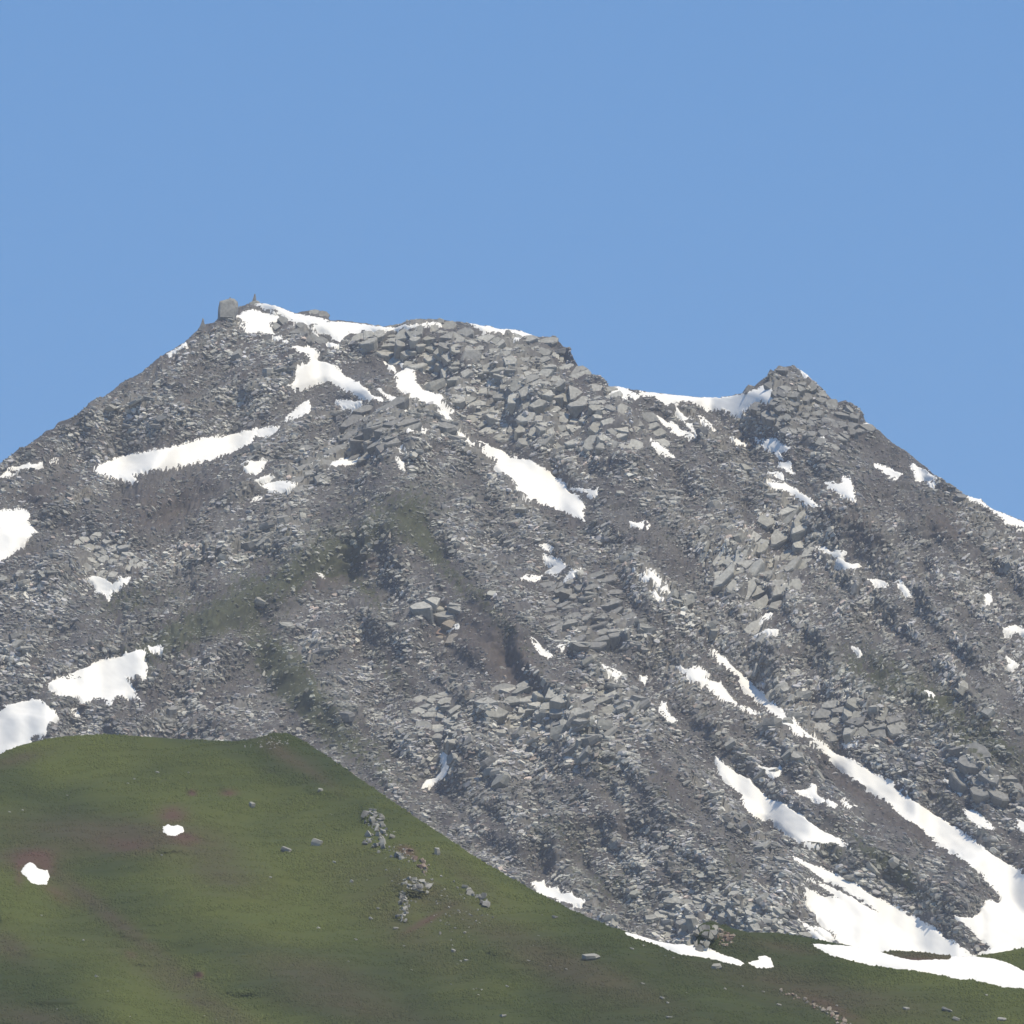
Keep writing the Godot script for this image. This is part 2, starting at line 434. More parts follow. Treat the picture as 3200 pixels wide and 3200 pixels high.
func make_rubble() -> void:
	var rng := RandomNumberGenerator.new(); rng.seed = 21
	var bufs: Array[PackedFloat32Array] = []
	var counts := PackedInt32Array(); counts.resize(protos.size())
	for k in protos.size():
		var b := PackedFloat32Array(); b.resize(16 * 40000); bufs.append(b)
	var big := []
	var made := 0
	var tries := 0
	while made < 165000 and tries < 800000:
		tries += 1
		var u := rng.randf_range(-180.0, 3380.0)
		var v := rng.randf_range(930.0, 3080.0)
		var top := mountain.top_at(u)
		if v < top + 1.0: continue
		var clump := 0.55 + 1.0 * n_tint.get_noise_2d(u * 2.5, v * 2.5 + 999.0)
		var bare := clampf(0.9 * m_brown.at(u, v) + 0.75 * m_green.at(u, v), 0.0, 0.9)
		if rng.randf() > m_dens.at(u, v) * clampf(clump + 0.2, 0.15, 1.0) * (1.0 - 0.75 * bare): continue
		if rng.randf() < 0.4 * bedrock(u, v): continue
		var sd := m_snow.at(u, v)
		if sd > -7.0 and sd <= 2.0 and rng.randf() < 0.45: continue
		if sd > 2.0 and rng.randf() > (0.012 if sd > 12.0 else 0.16): continue
		var crag := m_crag.at(u, v)
		if crag > 0.5 and rng.randf() < 0.55: continue
		var s := 0.5 + 0.8 * pow(rng.randf(), 2.0) + 1.9 * pow(rng.randf(), 7.0)
		if rng.randf() < 0.01: s += rng.randf_range(0.5, 2.2)
		var on_rib := rib(u, v)
		s *= m_size.at(u, v) * (1.0 - 0.35 * bare) * clampf(1.0 + 1.2 * on_rib, 0.52, 1.6) * (1.0 + 0.35 * n_tint.get_noise_2d(u * 1.3 + 500.0, v * 1.3))
		if v < top + 16.0: s = minf(s, 1.0)
		if sd > -12.0: s = minf(s, 0.65)
		if sd > 2.0: s *= 0.6
		if crag > 0.5: s = minf(s, 1.5)
		var p := mountain.at(u, v)
		var nrm := mountain.normal_at(u, v, 14.0) if s > 1.2 else M_OUT
		var up := nrm.lerp(Vector3.UP, rng.randf_range(-0.25, 0.8)) + Vector3(rng.randf_range(-0.28, 0.28), rng.randf_range(-0.2, 0.2), rng.randf_range(-0.28, 0.28))
		var lean := deg_to_rad(strata(u, v))
		up = up.rotated(Vector3(0, 0, 1), lean * 0.8).normalized()
		var along := Vector3(cos(lean), sin(lean), 0).rotated(up, rng.randf_range(-0.7, 0.7))
		var z := along.cross(up).normalized()
		var x := up.cross(z).normalized()
		var h := s * rng.randf_range(0.7, 1.5)
		var w := s * rng.randf_range(0.6, 1.1)
		s *= 1.2
		p += up * (0.1 * s)
		var col := rock_colour(rng, m_green.at(u, v)) * clampf(0.85 + 0.75 * n_tint.get_noise_2d(u * 0.9 + 2000.0, v * 0.9) + 0.35 * (m_size.at(u, v) - 1.0) + 0.25 * on_rib + m_pale.at(u, v) - 0.3 * bare, 0.6, 1.4) * 1.08
		if s > 2.6 and sd < 0.0 and u > -20 and u < 3220 and crag < 0.5:
			big.append([s, p, x * s, up * h, z * w, rng.randi() % protos.size(), col.g])
			if s > 3.2: continue
		var k := rng.randi() % protos.size()
		if counts[k] >= 40000: continue
		var bi := counts[k] * 16
		var b := bufs[k]
		b[bi] = x.x * s; b[bi + 1] = up.x * h; b[bi + 2] = z.x * w; b[bi + 3] = p.x
		b[bi + 4] = x.y * s; b[bi + 5] = up.y * h; b[bi + 6] = z.y * w; b[bi + 7] = p.y
		b[bi + 8] = x.z * s; b[bi + 9] = up.z * h; b[bi + 10] = z.z * w; b[bi + 11] = p.z
		b[bi + 12] = col.r; b[bi + 13] = col.g; b[bi + 14] = col.b; b[bi + 15] = 1.0
		bufs[k] = b
		counts[k] += 1
		made += 1
	big.sort_custom(func(a, b): return a[0] > b[0])
	for i in mini(270, big.size()):
		var r: Array = big[i]
		var o := MeshInstance3D.new()
		o.name = "stone" if i == 0 else "stone_%03d" % i
		o.mesh = protos[r[5]]
		o.transform = Transform3D(Basis(r[2], r[3], r[4]), r[1])
		o.material_override = greys[i % greys.size()]
		mountain_node.add_child(o, true)
	print("rubble ", made, " big ", big.size())
	var kinds := ["thin_rubble", "slab_rubble", "block_rubble", "thick_rubble", "flat_rubble", "sharp_rubble", "loose_rubble", "broken_rubble"]
	for k in protos.size():
		var mm := MultiMesh.new()
		mm.transform_format = MultiMesh.TRANSFORM_3D; mm.use_colors = true; mm.mesh = protos[k]
		mm.instance_count = counts[k]
		mm.buffer = bufs[k].slice(0, counts[k] * 16)
		var o := MultiMeshInstance3D.new()
		o.name = kinds[k]; o.multimesh = mm; o.material_override = mat_stone
		note(o, "", "", "", "stuff")
		mountain_node.add_child(o, true)

# ------------------------------------------------------------------ crags: jointed blocks set in the slope
func cells(region: PackedVector2Array, gap: float, stretch: float, deg: float, rng: RandomNumberGenerator) -> Array:
	var c := cos(deg_to_rad(-deg)); var s := sin(deg_to_rad(-deg))
	var there := func(q: Vector2) -> Vector2: return Vector2((q.x * c + q.y * s) / stretch, -q.x * s + q.y * c)
	var back := func(q: Vector2) -> Vector2: return Vector2(q.x * stretch * c - q.y * s, q.x * stretch * s + q.y * c)
	var turned := PackedVector2Array()
	for q in region: turned.append(there.call(q))
	var b := box_of(turned)
	var pts := PackedVector2Array()
	var y := b.position.y
	var odd := 0.0
	while y < b.end.y:
		var x := b.position.x + odd * gap * 0.5
		while x < b.end.x:
			var q := Vector2(x, y) + Vector2(rng.randf_range(-0.38, 0.38), rng.randf_range(-0.38, 0.38)) * gap
			if rng.randf() < 0.85 + 1.3 * n_tint.get_noise_2d(x * 3.0, y * 3.0) and Geometry2D.is_point_in_polygon(q, turned): pts.append(q)
			x += gap * rng.randf_range(0.55, 1.5)
		y += gap * 0.88
		odd = 1.0 - odd
	var out := []
	for i in pts.size():
		var cell := PackedVector2Array()
		for k in 8: cell.append(pts[i] + Vector2.from_angle(TAU * k / 8.0) * gap * rng.randf_range(0.9, 1.15))
		for j in pts.size():
			if j == i or pts[i].distance_squared_to(pts[j]) > gap * gap * 9.0: continue
			var mid := (pts[i] + pts[j]) * 0.5
			var nrm := (pts[j] - pts[i]).normalized()
			var cut := PackedVector2Array()
			for k in cell.size():
				var p := cell[k]; var q := cell[(k + 1) % cell.size()]
				var dp := (p - mid).dot(nrm); var dq := (q - mid).dot(nrm)
				if dp <= 0: cut.append(p)
				if (dp < 0) != (dq < 0) and absf(dp - dq) > 1e-6: cut.append(p.lerp(q, dp / (dp - dq)))
			cell = cut
			if cell.size() < 3: break
		if cell.size() < 3: continue
		var mine := PackedVector2Array()
		for q in cell: mine.append(back.call(q))
		out.append([back.call(pts[i]), mine])
	return out

func crag(called: String, label: String, region_: Array, gap: float, stretch: float, deg: float, mats: Array, proud: float, steep: float, seed_: int, slope: Slope = null, group := "") -> Node3D:
	var s := slope if slope else mountain
	var rng := RandomNumberGenerator.new(); rng.seed = seed_
	var region := poly(region_)
	var mid := Vector2.ZERO
	for q in region: mid += q / region.size()
	var root := Node3D.new()
	root.name = numbered(called)
	var home := s.at(mid.x, mid.y)
	root.position = home
	note(root, label, "crag" if s == mountain else "outcrop", group)
	add_child(root)
	var counts := {}
	for cell in cells(region, gap, stretch, deg, rng):
		var c0: Vector2 = cell[0]
		var p: PackedVector2Array = cell[1]
		if c0.y < s.top_at(c0.x) + (12.0 if gap > 18.0 else 2.0): continue
		if s == mountain and m_snow.at(c0.x, c0.y) > 3.0: continue
		var c := s.at(c0.x, c0.y)
		var px := c.distance_to(EYE) * 2.0 * T / 3200.0
		var a := deg_to_rad(steep + rng.randf_range(-16, 12))
		var n := Vector3(0, cos(a), sin(a))
		n = n.rotated(Vector3.UP, rng.randf_range(-0.32, 0.32)).normalized()
		var x := Vector3.UP.cross(n).normalized()
		var y := n.cross(x).normalized()
		var size := sqrt(box_of(p).get_area()) * px
		var h := proud * px * gap * rng.randf_range(0.0, 0.3)
		var r0 := []; var r1 := []; var r2 := []
		var tight := rng.randf_range(0.965, 1.03)
		var tx := rng.randf_range(-0.16, 0.16); var ty := rng.randf_range(-0.2, 0.12)
		for q in p:
			var d := (q - c0) * tight
			d += Vector2(rng.randf_range(-0.05, 0.05), rng.randf_range(-0.05, 0.05)) * gap * 0.8
			var w := x * (d.x * px) - y * (d.y * px * 1.12)
			var slant := (d.x * tx + d.y * ty) * px
			r0.append(c - home + w * 0.8 - n * (size * 0.9 + 0.5))
			r1.append(c - home + w + n * (h * 0.7 + slant))
			r2.append(c - home + w * rng.randf_range(0.88, 0.98) + n * (h + slant + 0.06 * size * rng.randf_range(0.6, 1.3)))
		var o := MeshInstance3D.new()
		var kind := "slab" if box_of(p).size.x > 1.7 * box_of(p).size.y else "wedge" if p.size() < 5 else "block"
		counts[kind] = counts.get(kind, -1) + 1
		o.name = kind if counts[kind] == 0 else "%s_%03d" % [kind, counts[kind]]
		# the ring order follows the picture, clockwise seen from outside
		if Geometry2D.is_polygon_clockwise(p): r0.reverse(); r1.reverse(); r2.reverse()
		var lo := Vector3.ZERO
		for q in r1: lo += q / r1.size()
		for r in [r0, r1, r2]:
			for k in r.size(): r[k] -= lo
		o.mesh = facets([r0, r1, r2])
		o.position = lo
		o.material_override = mats[rng.randi() % mats.size()]
		root.add_child(o, true)
	return root

func cluster(called: String, label: String, region_: Array, n: int, small: float, large: float, mats: Array, seed_: int) -> void:
	# a heap of separate angular stones on the green hill, sizes in metres
	var rng := RandomNumberGenerator.new(); rng.seed = seed_
	var region := poly(region_)
	var b := box_of(region)
	var root := Node3D.new()
	root.name = numbered(called)
	var home := hill.at(b.get_center().x, b.get_center().y)
	root.position = home
	note(root, label, "outcrop")
	add_child(root)
	var counts := {}
	var made := 0
	while made < n:
		var q := b.position + Vector2(rng.randf(), rng.randf()) * b.size
		if not Geometry2D.is_point_in_polygon(q, region): continue
		var s := small + (large - small) * pow(rng.randf(), 2.2)
		var o := MeshInstance3D.new()
		var k := rng.randi() % protos.size()
		var kind := "slab" if k % 4 < 2 else "block"
		counts[kind] = counts.get(kind, -1) + 1
		o.name = kind if counts[kind] == 0 else "%s_%03d" % [kind, counts[kind]]
		o.mesh = protos[k]
		var basis_ := Basis.from_euler(Vector3(rng.randf_range(-0.3, 1.0), rng.randf() * TAU, rng.randf_range(-0.5, 0.5)))
		o.transform = Transform3D(basis_.scaled_local(Vector3(s, s * rng.randf_range(1.0, 2.3), s * rng.randf_range(0.7, 1.1))), hill.at(q.x, q.y) - home + H_OUT * s * 0.12)
		o.material_override = mats[rng.randi() % mats.size()]
		root.add_child(o, true)
		made += 1

func stamp_crag(region_: Array) -> void:
	var p := poly(region_)
	var b := m_crag.span(box_of(p, 20))
	for j in range(b.position.y, b.end.y):
		for i in range(b.position.x, b.end.x):
			if Geometry2D.is_point_in_polygon(Vector2(Field.U0 + i * Field.S, Field.V0 + j * Field.S), p): m_crag.a[j * Field.W + i] = 1.0

var CRAGS := [
	["rock_cliff", "broad pale cliff of cracked grey blocks under the flat middle of the summit ridge", [1110, 1045, 1230, 1030, 1400, 1015, 1600, 1035, 1720, 1057, 1785, 1100, 1830, 1178, 1890, 1200, 1960, 1270, 2060, 1330, 2080, 1390, 1960, 1420, 1830, 1390, 1700, 1400, 1560, 1375, 1440, 1285, 1410, 1225, 1330, 1200, 1300, 1140, 1200, 1110], 27.0, 1.3, 15.0, "p", 0.55, 50.0],
	["slab_crag", "crag of long tilted slabs ending in a dark overhanging nose on the central spur", [1150, 1262, 1270, 1275, 1285, 1385, 1240, 1440, 1130, 1420, 1010, 1500, 900, 1570, 870, 1520, 1040, 1400], 20.0, 2.8, 28.0, "m", 1.0, 48.0],
	["stepped_crag", "dark stepped crag of overlapping slabs between the two gullies below the cliff", [1700, 1830, 1880, 1790, 1930, 1890, 1960, 1960, 1880, 2040, 1760, 2000, 1690, 1930], 19.0, 2.4, 24.0, "m", 1.0, 50.0],
	["tilted_crag", "crag of steeply tilted light grey plates facing left on the right flank", [2230, 1780, 2330, 1680, 2430, 1600, 2520, 1640, 2560, 1720, 2500, 1830, 2430, 1920, 2350, 1960, 2330, 1880, 2260, 1840], 25.0, 2.2, 46.0, "p", 1.2, 52.0],
	["rock_outcrop", "small pale outcrop just above a heart shaped snow patch on the left face", [250, 1690, 310, 1655, 370, 1700, 440, 1760, 440, 1800, 330, 1800, 270, 1780, 220, 1720], 20.0, 1.3, 10.0, "p", 1.0, 50.0],
	["block_crag", "crag of a few big grey blocks right of the long snow gully", [2550, 2190, 2650, 2205, 2720, 2220, 2800, 2240, 2800, 2300, 2650, 2320, 2560, 2270], 32.0, 1.3, 20.0, "g", 1.0, 52.0],
	["pale_outcrop", "whitish outcrop low on the central spur above the grassy shoulder", [1300, 2180, 1400, 2170, 1450, 2250, 1430, 2330, 1330, 2300], 19.0, 1.7, 5.0, "p", 1.0, 48.0],
	["ledge_outcrop", "ledges of pale slabs beside a patch of bare brown soil", [1520, 2160, 1640, 2140, 1760, 2170, 1900, 2160, 1920, 2210, 1780, 2260, 1640, 2300, 1540, 2250], 21.0, 2.1, 12.0, "p", 1.3, 50.0],
	["smooth_crag", "smooth dark grey crag at the far right edge of the face", [2990, 2420, 3030, 2350, 3120, 2370, 3190, 2440, 3160, 2510, 3050, 2500], 27.0, 1.8, -40.0, "m", 0.9, 50.0],
	["foot_outcrop", "pale outcrop at the foot of the mountain behind the grassy mound", [2030, 2860, 2130, 2800, 2300, 2800, 2420, 2850, 2400, 2925, 2200, 2900, 2080, 2930], 19.0, 1.4, -10.0, "p", 1.0, 50.0],
	["peak_crag", "dark broken crag forming the top of the lower pointed peak", [2345, 1262, 2430, 1160, 2500, 1168, 2600, 1268, 2690, 1290, 2720, 1350, 2600, 1400, 2450, 1350], 19.0, 1.4, -20.0, "m", 1.1, 52.0],
	["arched_boulder", "broad cracked boulder arching over a dark hollow on the central spur", [1308, 1915, 1330, 1890, 1380, 1872, 1430, 1885, 1455, 1915, 1450, 1935, 1400, 1930, 1350, 1940, 1318, 1938], 27.0, 1.6, 6.0, "p", 2.6, 46.0],
	["shoulder_outcrop", "little ledge of rusty pale blocks beneath the arched boulder", [1330, 1968, 1420, 1958, 1430, 1990, 1380, 2020, 1330, 2000], 18.0, 1.8, 8.0, "r", 1.0, 55.0],
	["ridge_outcrop", "low heap of blocks on the snowy crest right of the summit block", [926, 985, 945, 975, 985, 972, 1020, 990, 1010, 1004, 950, 998], 15.0, 1.4, 0.0, "m", 1.2, 55.0],
	["snow_outcrop", "row of dark boulders poking out of the summit snow", [846, 1010, 880, 1000, 905, 1010, 950, 1030, 985, 1050, 1030, 1075, 1000, 1080, 940, 1060, 880, 1040], 17.0, 1.3, -25.0, "m", 1.2, 55.0],
]

# ------------------------------------------------------------------ snow
var n_edge: FastNoiseLite
const TINY := "tiny scrap of old snow caught among the rocks of the right flank"
const TINY_GROUP := "tiny snow scraps on the right flank"
var SNOW := [
	["thin snow sliver along the left skyline ridge", [0, 1489, 37, 1468, 91, 1447, 99, 1453, 128, 1449, 132, 1456, 95, 1469, 25, 1489]],
	["snow fleck off the tip of the left skyline sliver", [157, 1443, 168, 1436, 180, 1434, 178, 1443, 159, 1450]],
	["long tapering snow band lying across the left face", [296, 1468, 331, 1445, 381, 1427, 455, 1414, 538, 1398, 621, 1379, 704, 1362, 766, 1352, 803, 1342, 879, 1334, 878, 1348, 837, 1362, 800, 1360, 770, 1392, 720, 1418, 621, 1443, 538, 1458, 476, 1468, 414, 1484, 430, 1508, 402, 1507, 373, 1493, 344, 1491, 306, 1476]],
	["broad rounded snowfield cut by the picture edge beside bare brown scree", [-90, 1600, 0, 1602, 75, 1596, 91, 1609, 85, 1634, 99, 1646, 118, 1665, 95, 1679, 70, 1708, 33, 1727, 0, 1749, -90, 1775]],
	["small heart shaped snow patch under the pale left outcrop", [273, 1807, 286, 1797, 306, 1799, 331, 1811, 352, 1826, 373, 1819, 369, 1803, 389, 1811, 408, 1803, 398, 1824, 373, 1840, 352, 1848, 340, 1873, 327, 1861, 298, 1848, 298, 1832]],
	["large ragged wing shaped snow patch above the green hilltop", [151, 2140, 178, 2124, 253, 2122, 217, 2115, 248, 2095, 298, 2068, 356, 2058, 393, 2045, 414, 2034, 460, 2033, 445, 2060, 460, 2076, 453, 2118, 391, 2118, 414, 2151, 435, 2190, 398, 2180, 369, 2176, 348, 2200, 323, 2188, 290, 2184, 257, 2196, 248, 2176, 199, 2169, 166, 2155]],
	["flat snow sliver beside the upper tip of the wing shaped patch", [464, 2026, 489, 2021, 509, 2029, 507, 2037, 480, 2034]],
	["crumb of snow below the wing shaped patch", [224, 2221, 236, 2220, 250, 2238, 240, 2246, 228, 2233]],
	["large domed snow patch meeting the skyline of the green hill", [-90, 2228, 0, 2221, 54, 2194, 124, 2186, 133, 2200, 170, 2221, 182, 2244, 157, 2263, 153, 2283, 133, 2300, 104, 2300, 95, 2329, 41, 2341, 17, 2354, 0, 2370, -90, 2390]],
	["bright snow apron directly beneath the summit block", [740, 990, 759, 975, 790, 970, 833, 978, 858, 984, 877, 994, 877, 1003, 858, 1006, 846, 1018, 852, 1037, 871, 1053, 899, 1071, 871, 1065, 840, 1046, 790, 1040, 771, 1040, 762, 1025, 746, 1018, 777, 1015, 765, 1006]],
	["snow band following the crest right of the summit pinnacle", [799, 949, 821, 948, 858, 955, 889, 968, 926, 982, 964, 990, 1001, 995, 1026, 1006, 1100, 1012, 1160, 1019, 1205, 1024, 1206, 1033, 1160, 1040, 1113, 1034, 1088, 1037, 1072, 1049, 1060, 1059, 1038, 1053, 1020, 1037, 995, 1025, 964, 1012, 951, 1018, 917, 1006, 902, 994, 880, 984, 858, 972, 840, 962, 815, 958]],
	["thread of snow along the flat crest over the pale cliff", [1200, 1026, 1260, 1018, 1330, 1010, 1382, 1010, 1380, 1019, 1310, 1020, 1240, 1027, 1205, 1034]],
	["narrow snow streak between dark boulders below the crest band", [958, 1012, 973, 1034, 995, 1053, 1020, 1065, 1035, 1074, 1063, 1077, 1057, 1085, 1038, 1084, 1007, 1066, 982, 1046]],
	["large snow patch with a forked lower edge under the summit", [916, 1088, 957, 1086, 995, 1097, 986, 1124, 1015, 1130, 1048, 1148, 1069, 1169, 1098, 1186, 1156, 1223, 1164, 1235, 1198, 1248, 1193, 1254, 1140, 1246, 1106, 1227, 1065, 1211, 1032, 1186, 1015, 1186, 982, 1194, 957, 1206, 924, 1217, 904, 1206, 924, 1190, 928, 1148, 966, 1132, 974, 1107, 937, 1099]],
	["arrow shaped snow patch between the forked patch and the long left band", [893, 1314, 916, 1285, 937, 1269, 964, 1252, 970, 1273, 959, 1291, 937, 1302]],
	["flat topped snow patch just below the tip of the forked patch", [1051, 1258, 1073, 1252, 1131, 1252, 1131, 1264, 1098, 1277, 1073, 1277]],
	["slim snow streak on the scree left of the upper gully snow", [1181, 1213, 1210, 1231, 1251, 1252, 1278, 1275, 1260, 1273, 1218, 1248]],
	["two pronged snow tongue in the gully left of the pale cliff", [1202, 1130, 1231, 1148, 1239, 1169, 1268, 1157, 1247, 1136, 1268, 1138, 1293, 1157, 1297, 1190, 1313, 1211, 1347, 1227, 1380, 1235, 1392, 1252, 1380, 1264, 1417, 1291, 1396, 1285, 1421, 1327, 1396, 1314, 1367, 1281, 1355, 1266, 1313, 1252, 1289, 1244, 1260, 1223, 1243, 1206, 1239, 1182, 1218, 1157]],
	["snow patch tucked behind the dark nose of the slab crag", [1274, 1318, 1305, 1331, 1342, 1345, 1318, 1358, 1289, 1351, 1274, 1351]],
	["short snow streak between the two gully snow tongues", [1434, 1347, 1454, 1360, 1479, 1384, 1458, 1380, 1431, 1360]],
	["big speckled snow tongue in the gully below the pale cliff", [1491, 1376, 1541, 1397, 1566, 1405, 1600, 1432, 1658, 1442, 1690, 1462, 1740, 1492, 1766, 1513, 1774, 1534, 1807, 1554, 1824, 1579, 1819, 1600, 1824, 1625, 1790, 1612, 1766, 1596, 1703, 1575, 1641, 1554, 1600, 1509, 1575, 1480, 1545, 1465, 1558, 1440, 1520, 1422]],
	["small snow spur at the right foot of the speckled tongue", [1782, 1521, 1832, 1531, 1865, 1529, 1865, 1546, 1848, 1558, 1834, 1546]],
	["thin snow strip below the tilted slabs of the central spur", [1036, 1442, 1082, 1434, 1131, 1426, 1140, 1432, 1115, 1442, 1086, 1455, 1057, 1455, 1028, 1467]],
	["snow strip running down from the foot of the dark nose", [1226, 1389, 1255, 1401, 1268, 1418, 1260, 1424, 1243, 1411]],
	["little upright snow flake under the dark nose strip", [1239, 1436, 1260, 1447, 1264, 1465, 1253, 1463]],
	["upper snow patch of three below the long left band", [755, 1452, 790, 1445, 835, 1440, 820, 1465, 800, 1480, 770, 1470]],
	["lowest and widest snow patch of three below the long left band", [808, 1521, 841, 1505, 891, 1505, 924, 1513, 916, 1525, 870, 1544, 850, 1540, 829, 1529]],
	["thin middle snow patch of three below the long left band", [795, 1498, 845, 1480, 856, 1487, 833, 1501, 800, 1505]],
	["snow crumb under the lowest of the three left patches", [785, 1570, 800, 1552, 822, 1552, 808, 1570]],
	["snow wedge at the left end of the saddle against the cliff", [1902, 1210, 1931, 1208, 1960, 1217, 1973, 1229, 1998, 1238, 1985, 1248, 1960, 1237, 1956, 1254, 1931, 1240, 1906, 1225]],
	["long curving snow cornice along the saddle between the two peaks", [1990, 1223, 2039, 1227, 2097, 1235, 2188, 1244, 2258, 1244, 2320, 1232, 2370, 1215, 2407, 1200, 2414, 1245, 2408, 1261, 2378, 1252, 2337, 1273, 2308, 1302, 2283, 1293, 2262, 1285, 2225, 1277, 2209, 1285, 2192, 1264, 2167, 1260, 2130, 1252, 2105, 1264, 2084, 1277, 2055, 1252, 2039, 1240, 2014, 1240]],
	["crooked snow runnel hanging from the saddle cornice", [2113, 1269, 2134, 1293, 2155, 1310, 2163, 1335, 2176, 1358, 2155, 1341, 2130, 1312, 2114, 1289]],
	["hooked snow runnel left of the crooked one below the saddle", [2043, 1295, 2068, 1306, 2089, 1322, 2113, 1331, 2126, 1351, 2167, 1360, 2159, 1371, 2130, 1362, 2097, 1351, 2105, 1339, 2076, 1324]],
	["short snow runnel right of the crooked one below the saddle", [2184, 1298, 2213, 1318, 2234, 1343, 2217, 1337, 2190, 1316]],
	["faint snow thread on the scree below the saddle runnels", [2281, 1364, 2306, 1374, 2331, 1389, 2304, 1386]],
	["snow thread under the left foot of the pointed peak", [2362, 1376, 2390, 1384, 2412, 1396, 2408, 1407, 2374, 1391]],
	["pointed snow fleck on the scree right of the pale cliff", [2035, 1380, 2068, 1397, 2107, 1428, 2084, 1420, 2053, 1411]],
	["upper ragged snow patch in the chute below the pointed peak", [2395, 1370, 2425, 1375, 2450, 1393, 2470, 1398, 2458, 1408, 2437, 1414, 2446, 1435, 2425, 1427, 2417, 1406, 2395, 1398]],
	["lower ragged snow patch in the chute below the pointed peak", [2437, 1443, 2462, 1443, 2472, 1451, 2470, 1472, 2485, 1488, 2458, 1474, 2431, 1455]],
	["thin snow line above the blade shaped snow patch", [2400, 1473, 2441, 1481, 2447, 1494, 2404, 1483]],
	["blade shaped snow patch sloping down right below the pointed peak", [2395, 1507, 2441, 1511, 2483, 1526, 2520, 1551, 2563, 1586, 2524, 1582, 2483, 1557, 2450, 1534, 2410, 1526]],
	["small snow fleck high on the pointed peak", [2557, 1363, 2574, 1368, 2579, 1382, 2564, 1379]],
	["triangular snow patch with a notched top on the right flank", [2578, 1513, 2632, 1511, 2636, 1497, 2653, 1495, 2665, 1522, 2673, 1565, 2644, 1559, 2615, 1538]],
	["snow patch under a rounded rock near the right skyline", [2735, 1455, 2773, 1462, 2818, 1482, 2793, 1497, 2769, 1480]],
	["snow patch hugging the right skyline ridge", [2843, 1451, 2855, 1446, 2872, 1464, 2897, 1478, 2926, 1493, 2918, 1501, 2884, 1491, 2864, 1497, 2855, 1472]],
	["round snow dot below the patch on the right skyline ridge", [2899, 1507, 2912, 1503, 2924, 1508, 2918, 1522, 2906, 1518]],
	["snowfield draped over the lowest stretch of the right skyline", [3071, 1573, 3104, 1594, 3137, 1607, 3200, 1634, 3280, 1696, 3280, 1720, 3200, 1657, 3170, 1646, 3137, 1627]],
	["bow shaped snow patch below the dark hollow wall", [2551, 1714, 2578, 1712, 2595, 1724, 2644, 1728, 2628, 1743, 2661, 1764, 2682, 1757, 2690, 1764, 2669, 1790, 2644, 1782, 2615, 1761, 2611, 1753, 2619, 1737, 2582, 1737]],
	["flat snow fleck right below the bow shaped patch", [2708, 1803, 2723, 1813, 2764, 1813, 2773, 1824, 2764, 1840, 2740, 1830]],
	["curved snow thread arching over a boulder on the right flank", [2791, 1822, 2814, 1817, 2837, 1844, 2849, 1870, 2838, 1871, 2824, 1846]],
	[TINY, [3077, 1853, 3096, 1857, 3098, 1882, 3079, 1890], TINY_GROUP],
	["snow strip leaving the picture on the right flank", [3154, 1960, 3174, 1959, 3230, 1977, 3230, 1998, 3178, 1976, 3145, 1980, 3135, 1966]],
	["forked little snow scrap near the right picture border", [3145, 2053, 3166, 2060, 3183, 2076, 3162, 2091, 3143, 2080, 3158, 2074]],
	[TINY, [2891, 2164, 2906, 2166, 2924, 2177, 2910, 2182], TINY_GROUP],
	[TINY, [2663, 2026, 2680, 2028, 2692, 2039, 2684, 2047], TINY_GROUP],
	["snow scrap beneath the big grey blocks beside the long gully", [2634, 2329, 2664, 2318, 2684, 2309, 2679, 2327, 2648, 2339]],
	["snow scrap on a ledge under the tilted plate crag", [2356, 1985, 2400, 1962, 2431, 1965, 2429, 1977, 2380, 1977, 2362, 1992]],
	["upper snow scrap under the tilted plate crag", [2368, 1946, 2395, 1925, 2414, 1920, 2408, 1937]],
	["flat white snow dash on the scree below the speckled tongue", [1967, 1634, 1990, 1635, 2027, 1640, 2024, 1652, 1998, 1652]],
	["small squarish snow scrap above the stepped crag", [1687, 1710, 1712, 1700, 1730, 1718, 1718, 1730]],
	["curled snow patch above the stepped crag", [1697, 1737, 1724, 1745, 1753, 1753, 1773, 1774, 1761, 1784, 1733, 1805, 1706, 1784, 1735, 1768, 1704, 1757]],
	["low flat snow strip left of the curled patch", [1627, 1811, 1662, 1800, 1697, 1800, 1687, 1811, 1650, 1815]],
	["bent snow sliver right of the curled patch", [1764, 1813, 1786, 1785, 1813, 1780, 1788, 1801]],
	["forked snow streak on the spur right of the stepped crag", [1979, 1787, 2010, 1802, 2026, 1797, 2020, 1776, 2041, 1789, 2068, 1814, 2099, 1855, 2072, 1850, 2039, 1821, 2014, 1817]],
	["short snow streak below the forked streak", [2033, 1844, 2057, 1856, 2074, 1878, 2047, 1867]],
	["snow streak at the edge of bare brown soil", [1658, 1999, 1687, 2020, 1726, 2051, 1712, 2057, 1683, 2041]],
	["snow crumb under the foot of the stepped crag", [1739, 2021, 1756, 2014, 1768, 2015, 1757, 2035]],
	["oval snow scrap between the stepped crag and the pale ledges", [1884, 2081, 1911, 2086, 1946, 2107, 1929, 2120, 1906, 2103]],
	["white snow crumb on top of a block below the oval scrap", [1999, 2110, 2022, 2119, 2019, 2136, 2005, 2132]],
	["knobbly snow streak left of the top of the long gully", [2111, 2081, 2151, 2092, 2192, 2088, 2213, 2105, 2200, 2122, 2250, 2134, 2271, 2159, 2302, 2198, 2263, 2188, 2234, 2165, 2209, 2144, 2155, 2124]],
	["short snow dash below the knobbly streak", [2308, 2206, 2337, 2212, 2376, 2236, 2345, 2231]],
	["crooked snow scrap under the knobbly streak", [2066, 2195, 2080, 2198, 2082, 2221, 2093, 2240, 2115, 2256, 2089, 2253, 2062, 2223]],
